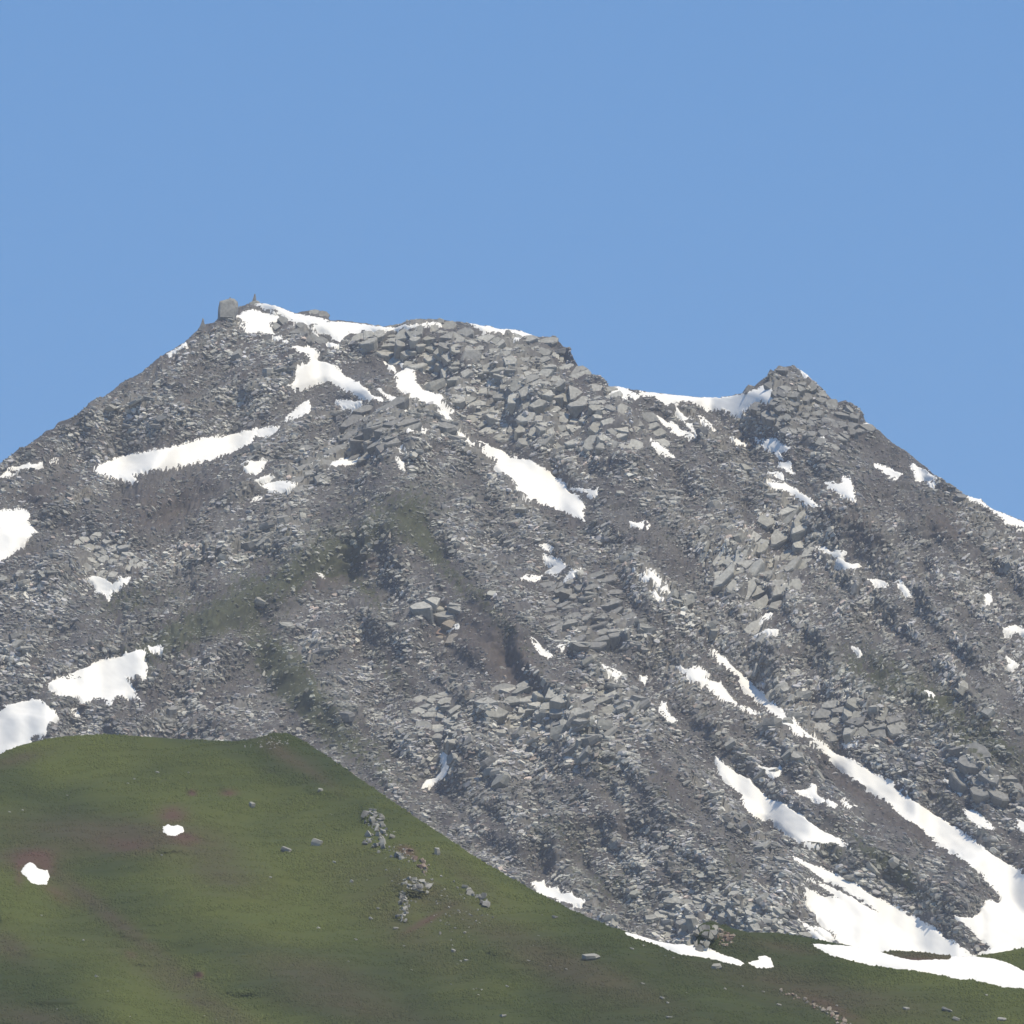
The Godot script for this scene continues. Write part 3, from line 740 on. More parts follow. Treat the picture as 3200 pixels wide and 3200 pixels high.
	["very long narrow snow gully widening into a snowfield at the mountain foot", [2219, 2030, 2254, 2050, 2312, 2100, 2333, 2126, 2400, 2182, 2441, 2219, 2483, 2256, 2524, 2294, 2566, 2320, 2607, 2350, 2660, 2378, 2731, 2421, 2785, 2450, 2835, 2491, 2897, 2528, 2959, 2570, 3013, 2607, 3063, 2644, 3125, 2682, 3200, 2731, 3330, 2820, 3330, 3060, 3045, 3060, 3015, 3000, 3104, 2963, 3079, 2951, 3050, 2922, 3021, 2889, 2984, 2862, 3038, 2870, 3058, 2855, 3083, 2814, 3125, 2824, 3129, 2798, 3096, 2764, 3063, 2727, 2988, 2673, 2930, 2636, 2889, 2599, 2843, 2570, 2814, 2545, 2773, 2508, 2715, 2466, 2665, 2433, 2624, 2400, 2586, 2358, 2537, 2322, 2499, 2298, 2441, 2256, 2400, 2219, 2327, 2157, 2304, 2111, 2246, 2066]],
	["wide snow apron with dark rock streaks at the mountain foot", [2479, 2676, 2524, 2700, 2574, 2717, 2632, 2746, 2690, 2776, 2756, 2817, 2814, 2846, 2864, 2875, 2922, 2904, 2955, 2933, 2996, 2958, 3034, 2990, 3034, 3060, 2690, 3060, 2632, 2947, 2595, 2905, 2561, 2876, 2524, 2826, 2516, 2798, 2502, 2762, 2537, 2785, 2578, 2806, 2625, 2812, 2570, 2776, 2524, 2750, 2574, 2766, 2624, 2788, 2665, 2812, 2715, 2839, 2748, 2857, 2715, 2824, 2669, 2800, 2619, 2767, 2578, 2750, 2537, 2717]],
	["snow finger left of the wide apron above the grass", [2489, 2863, 2520, 2887, 2553, 2916, 2588, 2940, 2590, 2965, 2557, 2945, 2531, 2915]],
	["short snow finger between the apron and the left finger", [2543, 2892, 2574, 2903, 2609, 2934, 2595, 2942, 2564, 2920]],
	["broad diagonal snow tongue speckled with stones left of the long gully", [2236, 2370, 2252, 2383, 2279, 2400, 2300, 2417, 2337, 2431, 2362, 2458, 2400, 2495, 2441, 2508, 2475, 2528, 2512, 2553, 2549, 2578, 2586, 2603, 2624, 2624, 2655, 2655, 2620, 2640, 2595, 2642, 2582, 2648, 2537, 2640, 2491, 2628, 2458, 2603, 2433, 2582, 2400, 2557, 2362, 2545, 2329, 2520, 2312, 2479, 2279, 2450, 2250, 2421]],
	["snow patch under a dark rock between the tongue and the long gully", [2485, 2472, 2524, 2466, 2537, 2453, 2550, 2457, 2550, 2479, 2576, 2504, 2566, 2514, 2533, 2497]],
	["left dash of a pair of snow dashes left of the long gully", [2584, 2503, 2615, 2513, 2607, 2520, 2588, 2515]],
	["right dash of a pair of snow dashes left of the long gully", [2626, 2503, 2653, 2505, 2678, 2525, 2657, 2524]],
	["snow scrap above the head of the broad diagonal tongue", [2372, 2394, 2400, 2399, 2442, 2397, 2438, 2421, 2420, 2428, 2395, 2417]],
	["leaf shaped snow patch right of the long gully", [3012, 2535, 3042, 2536, 3063, 2552, 3110, 2596, 3083, 2588, 3050, 2580, 3025, 2559]],
	["snow patch cut by the picture border beyond the leaf shaped patch", [3178, 2560, 3230, 2578, 3230, 2610, 3168, 2587, 3187, 2582]],
	["snow streak under the smooth dark crag", [2949, 2432, 2980, 2445, 3009, 2468, 3000, 2479, 2974, 2459]],
	["single white snow dot on the brown shoulder of the central spur", [989, 1793, 1003, 1787, 1013, 1803, 1004, 1808]],
	["hook shaped snow patch on the slope right of the grassy hilltop", [1376, 2357, 1393, 2354, 1398, 2370, 1404, 2400, 1394, 2427, 1367, 2443, 1342, 2458, 1320, 2457, 1330, 2436, 1362, 2430, 1382, 2400]],
	["bumpy snow patch at the mountain foot touching the edge of the green hill", [1664, 2760, 1675, 2751, 1683, 2760, 1699, 2751, 1704, 2774, 1741, 2776, 1753, 2797, 1778, 2788, 1799, 2807, 1826, 2814, 1815, 2833, 1778, 2824, 1741, 2815, 1690, 2800]],
	["snow rim on the right half of the summit plateau", [1470, 1013, 1545, 1026, 1600, 1032, 1660, 1046, 1642, 1054, 1590, 1045, 1540, 1036, 1500, 1026]],
	["scrap of snow wedged in the top right of the cliff", [1606, 1052, 1625, 1044, 1640, 1052, 1625, 1062, 1608, 1062]],
	["snow rim just right of the pointed peak", [2503, 1160, 2516, 1166, 2530, 1181, 2514, 1178]],
	["snow rim below the knob right of the pointed peak", [2700, 1322, 2716, 1324, 2736, 1338, 2712, 1336]],
	["snow lip on the skyline above the draped right snowfield", [3012, 1550, 3040, 1556, 3064, 1563, 3084, 1580, 3060, 1574, 3030, 1562]],
	["snow thread high on the left skyline", [524, 1106, 550, 1090, 580, 1073, 584, 1080, 552, 1098, 530, 1112]],
	["thin white snow rim in the shade under the arched boulder", [1370, 1962, 1400, 1960, 1432, 1956, 1434, 1963, 1400, 1972, 1376, 1970]],
]
var HILL_SNOW := [
	["small bean shaped snow patch ringed by reddish bare ground on the grass", [511, 2586, 526, 2579, 542, 2586, 555, 2581, 567, 2586, 572, 2597, 551, 2608, 526, 2608, 513, 2600]],
	["melting snow patch with a dirty upper edge on the grass slope", [68, 2723, 79, 2706, 95, 2698, 104, 2702, 120, 2719, 147, 2722, 152, 2740, 145, 2761, 120, 2761, 95, 2752, 83, 2738]],
	["long thin snow strip along the edge of the grass below the rocky mound", [1954, 2914, 1993, 2923, 2051, 2935, 2118, 2951, 2159, 2957, 2213, 2969, 2263, 2988, 2304, 3000, 2325, 3012, 2312, 3017, 2263, 3004, 2221, 2992, 2180, 2986, 2126, 2980, 2097, 2967, 2055, 2950, 1998, 2934]],
	["small snow patch beside the lower end of the thin strip", [2341, 3010, 2378, 3000, 2372, 2991, 2395, 2990, 2406, 2997, 2415, 3021, 2400, 3027, 2366, 3022]],
	["long wavy snowbank lying across the green saddle", [2539, 2952, 2607, 2956, 2673, 2960, 2723, 2968, 2773, 2985, 2814, 2996, 2860, 3005, 2909, 3002, 2967, 3002, 2976, 2991, 3042, 2991, 3104, 2999, 3158, 3016, 3200, 3037, 3300, 3088, 3300, 3120, 3200, 3086, 3137, 3080, 3079, 3068, 3034, 3055, 3000, 3057, 2959, 3047, 2913, 3037, 2855, 3028, 2798, 3024, 2748, 3018, 2698, 3008, 2648, 2997, 2595, 2981]],
]

func stamp_snow(field: Field, list: Array) -> void:
	for s in list:
		var p := poly(s[1])
		var b := field.span(box_of(p, 30))
		for j in range(b.position.y, b.end.y):
			for i in range(b.position.x, b.end.x):
				var d := signed_distance(p, Vector2(Field.U0 + i * Field.S, Field.V0 + j * Field.S))
				field.a[j * Field.W + i] = maxf(field.a[j * Field.W + i], d)

func snow_patch(entry: Array, on_hill: bool) -> void:
	var p := poly(entry[1])
	var b := box_of(p, 9)
	var wide := maxf(b.size.x, b.size.y)
	var step := clampf(wide / 60.0, 2.2, 5.0)
	var nx := int(b.size.x / step) + 2
	var ny := int(b.size.y / step) + 2
	var s := hill if on_hill else mountain
	var out := H_OUT if on_hill else M_OUT
	var scale_ := 0.5 if on_hill else 1.0
	var full := minf(0.4, 0.16 + wide * 0.002) * scale_
	var pts := PackedVector3Array(); var ds := PackedFloat32Array()
	pts.resize(nx * ny); ds.resize(nx * ny)
	var home := Vector3.ZERO
	var tally := 0
	for j in ny:
		for i in nx:
			var u := b.position.x + i * step
			var v := b.position.y + j * step
			var d := signed_distance(p, Vector2(u, v))
			if d > -12: d += 3.4 + 2.0 * n_edge.get_noise_2d(u, v) + 1.6 * n_edge.get_noise_2d(u * 3.1, v * 3.1 + 50.0)
			if d > 0.0 and d < 26.0 and not on_hill:   # stones melt through near the rim
				d -= 30.0 * maxf(0.0, n_edge.get_noise_2d(u * 0.9 + 300.0, v * 1.5) - 0.42 - d * 0.009)
			ds[j * nx + i] = d
			var top := s.top_at(u)
			if d < -7.0: continue
			var q := s.at(u, v)
			if not on_hill and d > 3.0: q = q.lerp(mountain_base(u, v), clampf(d * 0.1, 0.0, 0.92))
			var h := clampf(d * 0.05 * scale_, -0.5 * scale_, full) * (1.0 if d < 0 else 1.0 - 0.25 * exp(-d / 12.0))
			h += (0.06 + 0.1 * n_edge.get_noise_2d(u * 0.35, v * 0.5)) * scale_ * (1.0 if d > 2 else 0.0)
			if v < top + 3.0: h = minf(h, 0.1)
			pts[j * nx + i] = q + out * h
			home += pts[j * nx + i]; tally += 1
	if tally == 0: return
	home /= tally
	var verts := PackedVector3Array(); var idx := PackedInt32Array()
	var where := PackedInt32Array(); where.resize(nx * ny); where.fill(-1)
	for j in ny - 1:
		for i in nx - 1:
			var q := [j * nx + i, j * nx + i + 1, (j + 1) * nx + i + 1, (j + 1) * nx + i]
			var ok := 0
			var lowest := 99.0
			for k in q:
				if ds[k] > -1.5: ok += 1
				lowest = minf(lowest, ds[k])
			if ok < 1 or lowest < -7.0: continue
			for k in q:
				if where[k] < 0:
					where[k] = verts.size(); verts.append(pts[k] - home)
			idx.append_array([where[q[0]], where[q[1]], where[q[2]], where[q[0]], where[q[2]], where[q[3]]])
	if idx.size() == 0: return
	var o := MeshInstance3D.new()
	o.name = numbered("snow_patch")
	o.mesh = shell(verts, PackedColorArray(), idx)
	o.material_override = mat_snow
	o.position = home
	note(o, entry[0], "snow", entry[2] if entry.size() > 2 else "")
	add_child(o)

# ------------------------------------------------------------------ the green hill
const HILL_EDGE := [-700, 2560, -300, 2430, 0, 2356, 60, 2330, 130, 2312, 200, 2300, 330, 2294, 430, 2300, 560, 2309, 660, 2314, 740, 2316, 800, 2306, 850, 2294, 895, 2290, 930, 2304, 1000, 2348, 1080, 2402, 1200, 2486, 1300, 2555, 1400, 2620, 1500, 2688, 1600, 2745, 1700, 2800, 1800, 2850, 1900, 2893, 1960, 2912, 2050, 2942, 2110, 2954, 2140, 2950, 2165, 2925, 2190, 2902, 2220, 2892, 2270, 2891, 2290, 2901, 2340, 2913, 2420, 2914, 2500, 2925, 2600, 2944, 2680, 2959, 2740, 2975, 2800, 2971, 2850, 2973, 2900, 2978, 2960, 2987, 3000, 2991, 3060, 2985, 3130, 2975, 3200, 2962, 3500, 2920, 3900, 2960]
const HK := 0.52
const HD := 700.0
const H_OUT := Vector3(0, 0.887, 0.461)
var hill: Slope
var h_off: Field
var h_brown: Field
var h_red: Field
var h_snow: Field
var n_turf: FastNoiseLite
const H_LINES := [
	[-3.5, 170, [880, 2330, 1130, 2540, 1350, 2700, 1560, 2850, 1850, 3020, 2150, 3180]],
	[1.6, 80, [130, 2790, 260, 2870, 400, 2980, 560, 3060, 800, 3150]],
	[-2.5, 190, [620, 2480, 640, 2700, 760, 2950, 900, 3200]],
	[2.0, 150, [850, 2600, 1000, 2800, 1200, 3000]],
	[-2.0, 150, [0, 2900, 200, 3050, 350, 3200]],
	[1.5, 110, [2100, 2980, 2500, 3060, 2900, 3100, 3200, 3130]],
	[-3.0, 90, [2150, 2930, 2260, 2900, 2400, 2925]],
	[1.5, 90, [0, 2480, 250, 2440, 560, 2430, 800, 2480]],
]
const H_SCARS := [[715, 2474, 30, 9], [600, 2478, 16, 6], [622, 3050, 16, 10], [465, 3020, 60, 9], [420, 2935, 40, 9], [1010, 2484, 45, 9], [520, 2665, 40, 7], [760, 3110, 60, 8], [880, 2890, 40, 7], [1160, 2570, 30, 20], [1290, 2800, 50, 20], [1270, 2880, 40, 14], [2205, 2955, 38, 42], [1560, 2985, 40, 8], [180, 3140, 90, 8], [2560, 3190, 60, 10], [110, 2990, 50, 8], [300, 3080, 70, 8], [10, 2885, 12, 12], [1530, 2830, 20, 14], [1900, 2760, 10, 6]]
const H_BROWN := [[250, 2600, 260, 50, 5, 0.6], [420, 2620, 130, 45, 0, 0.7], [640, 2640, 120, 60, 10, 0.45], [350, 2870, 260, 26, 38, 0.8], [620, 3120, 260, 40, 30, 0.6], [80, 2680, 130, 40, 0, 0.6], [700, 2740, 130, 50, 10, 0.45], [1000, 3050, 220, 60, 15, 0.55], [1250, 2880, 260, 80, 40, 0.4], [1700, 3000, 260, 60, 30, 0.5], [1350, 2800, 200, 50, 30, 0.5], [870, 2350, 60, 20, 40, 0.6], [960, 2400, 110, 18, 36, 0.6], [60, 2370, 90, 18, -15, 0.7], [1100, 3150, 250, 40, 10, 0.5], [2400, 3060, 260, 40, 12, 0.5], [2900, 2990, 150, 16, 2, 1.0], [2450, 2960, 120, 18, 10, 0.6], [1950, 3080, 250, 40, 24, 0.4], [2700, 3130, 300, 50, 6, 0.4], [100, 3180, 200, 30, 10, 0.5], [30, 2960, 80, 40, 30, 0.6], [1450, 2730, 120, 30, 35, 0.4]]
const H_RED := [[540, 2545, 42, 26, 0, 0.9], [575, 2620, 45, 18, 10, 0.9], [400, 2640, 80, 22, 5, 0.5], [100, 2680, 60, 22, -10, 0.9], [145, 2710, 26, 26, 0, 0.7], [60, 2730, 14, 40, 0, 0.6], [175, 2790, 60, 20, 35, 0.5], [715, 2477, 24, 5, 0, 1.6], [600, 2480, 12, 5, 0, 1.4], [622, 3052, 12, 6, 0, 1.6], [410, 2985, 20, 10, 20, 0.6], [1270, 2660, 30, 14, 20, 1.0], [2860, 3000, 80, 7, 0, 0.7], [1330, 2880, 70, 8, -30, 0.9], [2600, 3150, 120, 16, 26, 0.5]]

func hill_base(u: float, v: float) -> Vector3:
	var r := ray(u, v)
	var m := r.y / -r.z
	var r0 := ray(1600, 3200)
	var y0 := EYE.y + HD * r0.y / -r0.z
	var off := h_off.at(u, v)
	var d := (HK * (HD + off) - y0 + EYE.y) / (HK - m)
	return EYE + r * (d / -r.z)

func make_hill() -> void:
	h_off = Field.new(); h_brown = Field.new(); h_red = Field.new(); h_snow = Field.new()
	h_snow.a.fill(-30.0)
	stamp_snow(h_snow, HILL_SNOW)
	for s in H_LINES:
		var p := poly(s[2])
		var w: float = s[1]
		var b := h_off.span(box_of(p, w * 2.2))
		for j in range(b.position.y, b.end.y):
			for i in range(b.position.x, b.end.x):
				var q := near_line(p, Vector2(Field.U0 + i * Field.S, Field.V0 + j * Field.S)) / w
				if q < 2.2: h_off.a[j * Field.W + i] += s[0] * exp(-q * q)
	for j in Field.H:
		for i in Field.W: h_off.a[j * Field.W + i] += 3.0 * n_big.get_noise_2d((Field.U0 + i * Field.S) * 0.55 + (Field.V0 + j * Field.S) * 0.4 + 3000.0, (Field.V0 + j * Field.S) * 0.8)
	var r0 := ray(1600, 3200)
	settle(h_off, HK, HD, EYE.y + HD * r0.y / -r0.z, 0.7, h_snow, 0.7)
	for g in H_BROWN: h_brown.blob(g[0], g[1], g[2], g[3], g[4], g[5])
	for g in H_RED: h_red.blob(g[0], g[1], g[2], g[3], g[4], g[5])
	hill = Slope.new()
	hill.bottom = 3290.0; hill.rows = 230; hill.u_first = -400.0; hill.u_step = 4.5
	var n := 890
	hill.us.resize(n); hill.tops.resize(n); hill.pos.resize(n * hill.rows)
	var cols := PackedColorArray(); cols.resize(n * hill.rows)
	for i in n:
		var u := hill.u_first + i * hill.u_step
		var top := line_at(HILL_EDGE, u) + 1.5 * n_edge.get_noise_1d(u)
		hill.us[i] = u; hill.tops[i] = top
		for j in hill.rows:
			var v := top + (hill.bottom - top) * j / float(hill.rows - 1)
			var p := hill_base(u, v)
			var lay := 0.0
			for c in H_SCARS:   # small slips: the turf stands proud above a bare step
				var du: float = (u - c[0]) / c[2]
				if absf(du) > 1.6: continue
				var y: float = c[1] + c[3] * 0.5 - 6.0 * du * du - v
				if y < 0 or y > c[3] * 7: continue
				lay += c[3] * 0.085 * (clampf(y / c[3], 0, 1) if y < c[3] else exp(-pow((y - c[3]) / (c[3] * 2.5), 2.0))) * exp(-du * du * du * du)
			var calm := 1.0 - 0.8 * smoothstep(-6.0, 10.0, h_snow.at(u, v))
			var q := Vector3(p.x * 0.3, p.y * 1.3, p.z)
			var d := 0.13 * n_turf.get_noise_3dv(q * 0.25) + 0.13 * n_turf.get_noise_3dv(q) + 0.07 * n_turf.get_noise_3dv(q * 3.0)
			hill.pos[i * hill.rows + j] = p + H_OUT * (d * calm * (0.25 + 0.75 * smoothstep(0.0, 30.0, v - top))) + Vector3(0, 0.1, 0.99) * lay
			cols[i * hill.rows + j] = turf_colour(u, v, p)
	var o := MeshInstance3D.new()
	o.name = "hill"
	o.mesh = grid_mesh(hill, cols, [1.5, 5.0, 14.0, 40.0, 110.0, 260.0, 420.0], 0.5)
	o.material_override = mat_turf
	note(o, "", "", "", "structure")
	add_child(o)
	# its skirt down to the valley floor, below the picture
	var v := PackedVector3Array(); var c := PackedColorArray(); var idx := PackedInt32Array()
	var vs := [3286.0, 3500.0, 3900.0, 4400.0, 5150.0]
	for i in range(0, n, 10):
		for y in vs:
			v.append(hill_base(hill.us[i], y) - Vector3(0, 0.5, 0)); c.append(turf_colour(hill.us[i], y, v[v.size() - 1]))
	for i in v.size() / 5 - 1:
		for j in 4:
			var a := i * 5 + j
			idx.append_array([a, a + 5, a + 1, a + 5, a + 6, a + 1])
	var k := MeshInstance3D.new()
	k.name = "hill_foot"; k.mesh = shell(v, c, idx); k.material_override = mat_turf
	note(k, "", "", "", "structure")
	add_child(k)

func turf_colour(u: float, v: float, p: Vector3) -> Color:
	var q := Vector3(p.x * 0.35, p.y, p.z * 0.6)
	var a := n_turf.get_noise_3dv(q * 0.2)
	var f := n_turf.get_noise_3dv(q * 1.2 + Vector3(70, 0, 0))
	var band := n_big.get_noise_2d((p.x * 0.55 + p.y * 0.83) * 7.0, (-p.x * 0.83 + p.y * 0.55) * 3.0)
	var c := Color(0.05, 0.066, 0.026).lerp(Color(0.092, 0.11, 0.034), clampf(0.5 + 1.5 * band + 0.5 * a + 0.2 * f, 0, 1))
	c = c.lerp(Color(0.052, 0.057, 0.034), clampf(-0.25 - 0.5 * f - 0.7 * band, 0, 0.6))
	c = c.lerp(Color(0.082, 0.072, 0.048), clampf(h_brown.at(u, v) * (1.15 + 0.5 * f + 0.5 * a), 0, 0.85))
	c = c.lerp(Color(0.115, 0.066, 0.058), clampf(h_red.at(u, v) * (1.0 + 0.4 * f), 0, 0.9))
	return c

func make_tufts() -> void:
	var rng := RandomNumberGenerator.new(); rng.seed = 77
	var shapes: Array[ArrayMesh] = []
	for k in 3:   # a tussock: a low ragged mound of turf
		var r0 := []; var r1 := []; var r2 := []
		for i in 7:
			var g := TAU * (i + rng.randf_range(-0.25, 0.25)) / 7.0
			var r := rng.randf_range(0.4, 0.6)
			r0.append(Vector3(cos(g) * r, -0.25, sin(g) * r))
			r1.append(Vector3(cos(g) * r * 0.8, rng.randf_range(0.3, 0.6), sin(g) * r * 0.8))
			r2.append(Vector3(cos(g) * r * 0.3, rng.randf_range(0.75, 1.0), sin(g) * r * 0.3))
		shapes.append(facets([r0, r1, r2]))
	var kinds := ["grass", "tussock_grass", "meadow_grass"]
	for k in 3:
		var want := 30000
		var buf := PackedFloat32Array(); buf.resize(16 * want)
		var made := 0
		while made < want:
			var u := rng.randf_range(-150, 3350)
			var v := rng.randf_range(2290, 3230)
			var top := hill.top_at(u)
			if v < top - 0.5: continue
			if h_snow.at(u, v) > -4.0: continue
			if rng.randf() < h_red.at(u, v) * 0.9: continue
			var p := hill.at(u, v)
			var clump := n_turf.get_noise_3dv(Vector3(p.x * 0.25, p.y, p.z * 0.6) * 0.9 + Vector3(0, 40, 0))
			if rng.randf() > 0.4 + 1.3 * clump: continue
			var s := rng.randf_range(0.2, 0.45) * (1.0 + 0.5 * clump)
			var h := s * rng.randf_range(0.3, 0.75)
			var t := rng.randf() * TAU
			var c := turf_colour(u, v, p) * rng.randf_range(0.85, 1.15)
			var i := made * 16
			buf[i] = cos(t) * s; buf[i + 2] = sin(t) * s; buf[i + 3] = p.x
			buf[i + 5] = h; buf[i + 7] = p.y - 0.03
			buf[i + 8] = -sin(t) * s; buf[i + 10] = cos(t) * s; buf[i + 11] = p.z
			buf[i + 12] = c.r; buf[i + 13] = c.g; buf[i + 14] = c.b; buf[i + 15] = 1.0
			made += 1
		var mm := MultiMesh.new()
		mm.transform_format = MultiMesh.TRANSFORM_3D; mm.use_colors = true; mm.mesh = shapes[k]
		mm.instance_count = want; mm.buffer = buf
		var o := MultiMeshInstance3D.new()
		o.name = kinds[k]; o.multimesh = mm; o.material_override = mat_tuft
		note(o, "short rough grass covering the green hill", "grass", "", "stuff")
		add_child(o)

# ------------------------------------------------------------------ stones lying on the grass: [u, v, width px, height px, tone, label]
const LOOSE := "small loose pale stone"
const LOOSE_GROUP := "loose pale stones"
var STONES := [
	[785, 2520, 24, 20, 0, "upright pale stone beside the reddish turf scars"], [1000, 2477, 22, 10, 0, "flat white stone at the head of the rocky line on the hill"], [990, 2640, 40, 26, 0, "split boulder with a bright left half on the grass"], [897, 2662, 40, 20, 1, "low grey boulder sunk in the grass left of the split one"],
	[1045, 2696, 13, 10, 5, "bright white stone below the split boulder"], [1848, 2998, 56, 26, 0, "long grey boulder lying alone on the open grass"], [1733, 2870, 20, 16, 0, "squat grey boulder near the edge of the green hill"], [2236, 3026, 40, 14, 3, "flat pale slab below the thin snow strip"],
	[1570, 3178, 20, 15, 5, "large white stone near the lower edge of the hill"], [1417, 2975, 13, 13, 5, "round white stone in the lower stony grass"], [1160, 2873, 16, 8, 5, "white stone left of the lower rock rib"], [1237, 2902, 18, 7, 3, "thin pale slab at the foot of the lower rock rib"],
	[1365, 2672, 22, 26, 0, "leaning pale slab beside the grassy crest"], [1455, 2775, 26, 16, 3, "pale slab at the head of the long bedded rock"], [2070, 3120, 20, 12, 3, "pinkish slab on the lower right grass"], [2093, 3182, 22, 8, 0, "flat grey stone in the lower right grass"], [2960, 3158, 34, 14, 1, "dark flat stone on the right grass slope"], [2830, 3155, 26, 9, 3, "thin pale stone beside the dark flat one"], [2990, 3186, 30, 10, 0, "grey stone at the bottom right of the grass"], [3130, 3185, 28, 8, 0, "farthest right grey slab on the lower grass"],
	[995, 2902, 14, 8, 5, ""], [493, 2414, 13, 6, 5, ""], [400, 2450, 8, 5, 5, ""], [420, 2436, 8, 5, 5, ""], [590, 2414, 8, 4, 5, ""], [210, 2487, 9, 4, 0, ""], [70, 2533, 8, 4, 5, ""], [30, 2539, 10, 4, 5, ""], [505, 2672, 8, 4, 5, ""], [260, 2940, 8, 5, 5, ""], [302, 3055, 11, 8, 5, ""], [338, 3098, 6, 4, 0, ""], [405, 3178, 8, 4, 5, ""], [638, 3176, 8, 5, 5, ""], [128, 2862, 10, 4, 0, ""], [180, 3156, 8, 4, 0, ""], [676, 3186, 7, 4, 5, ""],
	[845, 2743, 9, 5, 5, ""], [909, 2421, 7, 4, 5, ""], [1034, 2546, 8, 5, 5, ""], [1125, 2733, 6, 5, 5, ""], [1146, 2750, 6, 4, 0, ""], [1098, 2758, 14, 12, 0, ""], [1183, 2841, 12, 8, 0, ""], [1264, 2958, 9, 7, 5, ""], [1440, 3005, 9, 6, 5, ""], [1455, 2960, 8, 4, 5, ""], [1432, 2776, 6, 6, 5, ""], [1383, 2786, 8, 5, 5, ""], [1397, 2803, 7, 5, 5, ""], [1378, 2740, 10, 5, 5, ""], [1433, 2846, 8, 5, 5, ""], [1423, 2903, 9, 5, 0, ""], [1405, 2892, 7, 4, 5, ""], [1457, 3003, 14, 6, 0, ""], [1504, 3096, 10, 6, 5, ""], [1490, 3090, 7, 4, 5, ""], [1480, 3093, 7, 4, 5, ""], [1585, 3085, 12, 7, 5, ""], [1495, 3112, 7, 5, 5, ""], [1410, 3076, 6, 4, 5, ""], [1287, 3032, 7, 6, 5, ""], [1112, 2938, 12, 6, 0, ""], [1208, 2720, 9, 6, 5, ""], [1089, 3005, 6, 5, 5, ""], [1356, 3125, 8, 5, 5, ""], [1468, 2858, 6, 4, 5, ""], [1385, 2953, 6, 4, 0, ""], [1430, 3014, 8, 4, 5, ""],
	[1694, 2860, 6, 4, 5, ""], [1720, 3018, 7, 5, 5, ""], [1650, 3002, 14, 8, 0, ""], [1792, 2942, 9, 4, 5, ""], [1975, 2966, 14, 8, 5, ""], [2010, 2957, 10, 6, 0, ""], [2104, 2996, 10, 5, 3, ""], [2080, 2987, 8, 4, 0, ""], [2008, 3074, 14, 7, 3, ""], [2087, 3134, 10, 5, 0, ""], [1908, 3107, 6, 4, 5, ""], [2265, 3092, 12, 6, 3, ""], [2145, 3102, 7, 4, 3, ""], [2320, 3083, 8, 5, 0, ""], [2386, 3100, 10, 6, 0, ""], [2615, 3144, 9, 6, 5, ""], [3085, 3112, 14, 5, 3, ""], [2775, 3070, 5, 3, 5, ""], [2435, 3141, 16, 7, 3, ""], [1683, 2925, 8, 4, 0, ""], [1771, 3030, 10, 6, 0, ""], [1665, 2955, 6, 4, 5, ""]]

func hill_stones() -> void:
	var rng := RandomNumberGenerator.new(); rng.seed = 31
	for s in STONES:
		var p := hill.at(s[0], s[1])
		var px := p.distance_to(EYE) * 2.0 * T / 3200.0
		var w: float = s[2] * px * 1.1
		var h: float = s[3] * px
		var o := MeshInstance3D.new()
		o.name = numbered("boulder" if s[2] >= 18 else "loose_stone")
		o.mesh = protos[rng.randi() % protos.size()]
		var b := Basis.from_euler(Vector3(rng.randf_range(0.1, 0.5), rng.randf_range(-0.4, 0.4), rng.randf_range(-0.35, 0.1)))
		o.transform = Transform3D(b.scaled_local(Vector3(w, h * 2.2, w * 1.1)), p + Vector3(0, h * 0.22, 0))
		o.material_override = greys[s[4]]
		var near: String = "on the hill crest above the reddish turf scars" if s[1] < 2500 else "below the two small snow patches on the green hill" if s[0] < 700 else "among the grass left of the rocky line on the hill" if s[0] < 1200 and s[1] < 2850 else "in the grass just right of the pale rock rib" if s[0] < 1560 and s[1] < 2930 else "in the stony grass below the pale rock rib" if s[0] < 1620 else "around the long grey boulder on the open grass" if s[0] < 1940 else "on the grass below the thin snow strip" if s[0] < 2400 else "on the grass below the long wavy snowbank"
		note(o, s[5] if s[5] else LOOSE + " " + near, "stone", "" if s[5] else LOOSE_GROUP + " " + near)
		add_child(o)

# ------------------------------------------------------------------ single rocks of note
func rock(called: String, label: String, at: Vector3, outline: Array, deep: float, px: float, mat: Material, lean := 0.0, cat := "rock") -> MeshInstance3D:
	# outline: px right and up of the foot, run clockwise; the solid has a chamfered front and a rough back
	var rng := RandomNumberGenerator.new(); rng.seed = hash(label)
	var r0 := []; var r1 := []; var r2 := []; var r3 := []
	var mid := Vector2.ZERO
	var p := poly(outline)
	for q in p: mid += q / p.size()
	for q in p:
		var d := q - mid
		var a := mid + d * rng.randf_range(0.72, 0.8)
		var c := mid + d * rng.randf_range(0.8, 0.9)
		r0.append(Vector3(c.x * px, c.y * px, -deep * 0.55 * rng.randf_range(0.85, 1.1) - lean * q.y * px))
		r1.append(Vector3(q.x * px, q.y * px, -deep * 0.3 - lean * q.y * px))
		r2.append(Vector3(q.x * px, q.y * px, deep * 0.32 * rng.randf_range(0.9, 1.1) - lean * q.y * px))
		r3.append(Vector3(a.x * px, a.y * px, deep * 0.5 * rng.randf_range(0.9, 1.1) - lean * q.y * px))
	if not Geometry2D.is_polygon_clockwise(p): r0.reverse(); r1.reverse(); r2.reverse(); r3.reverse()
	var o := MeshInstance3D.new()
	o.name = numbered(called)
	o.mesh = facets([r0, r1, r2, r3])
	o.position = at
	o.material_override = mat
	note(o, label, cat)
	add_child(o)
	return o

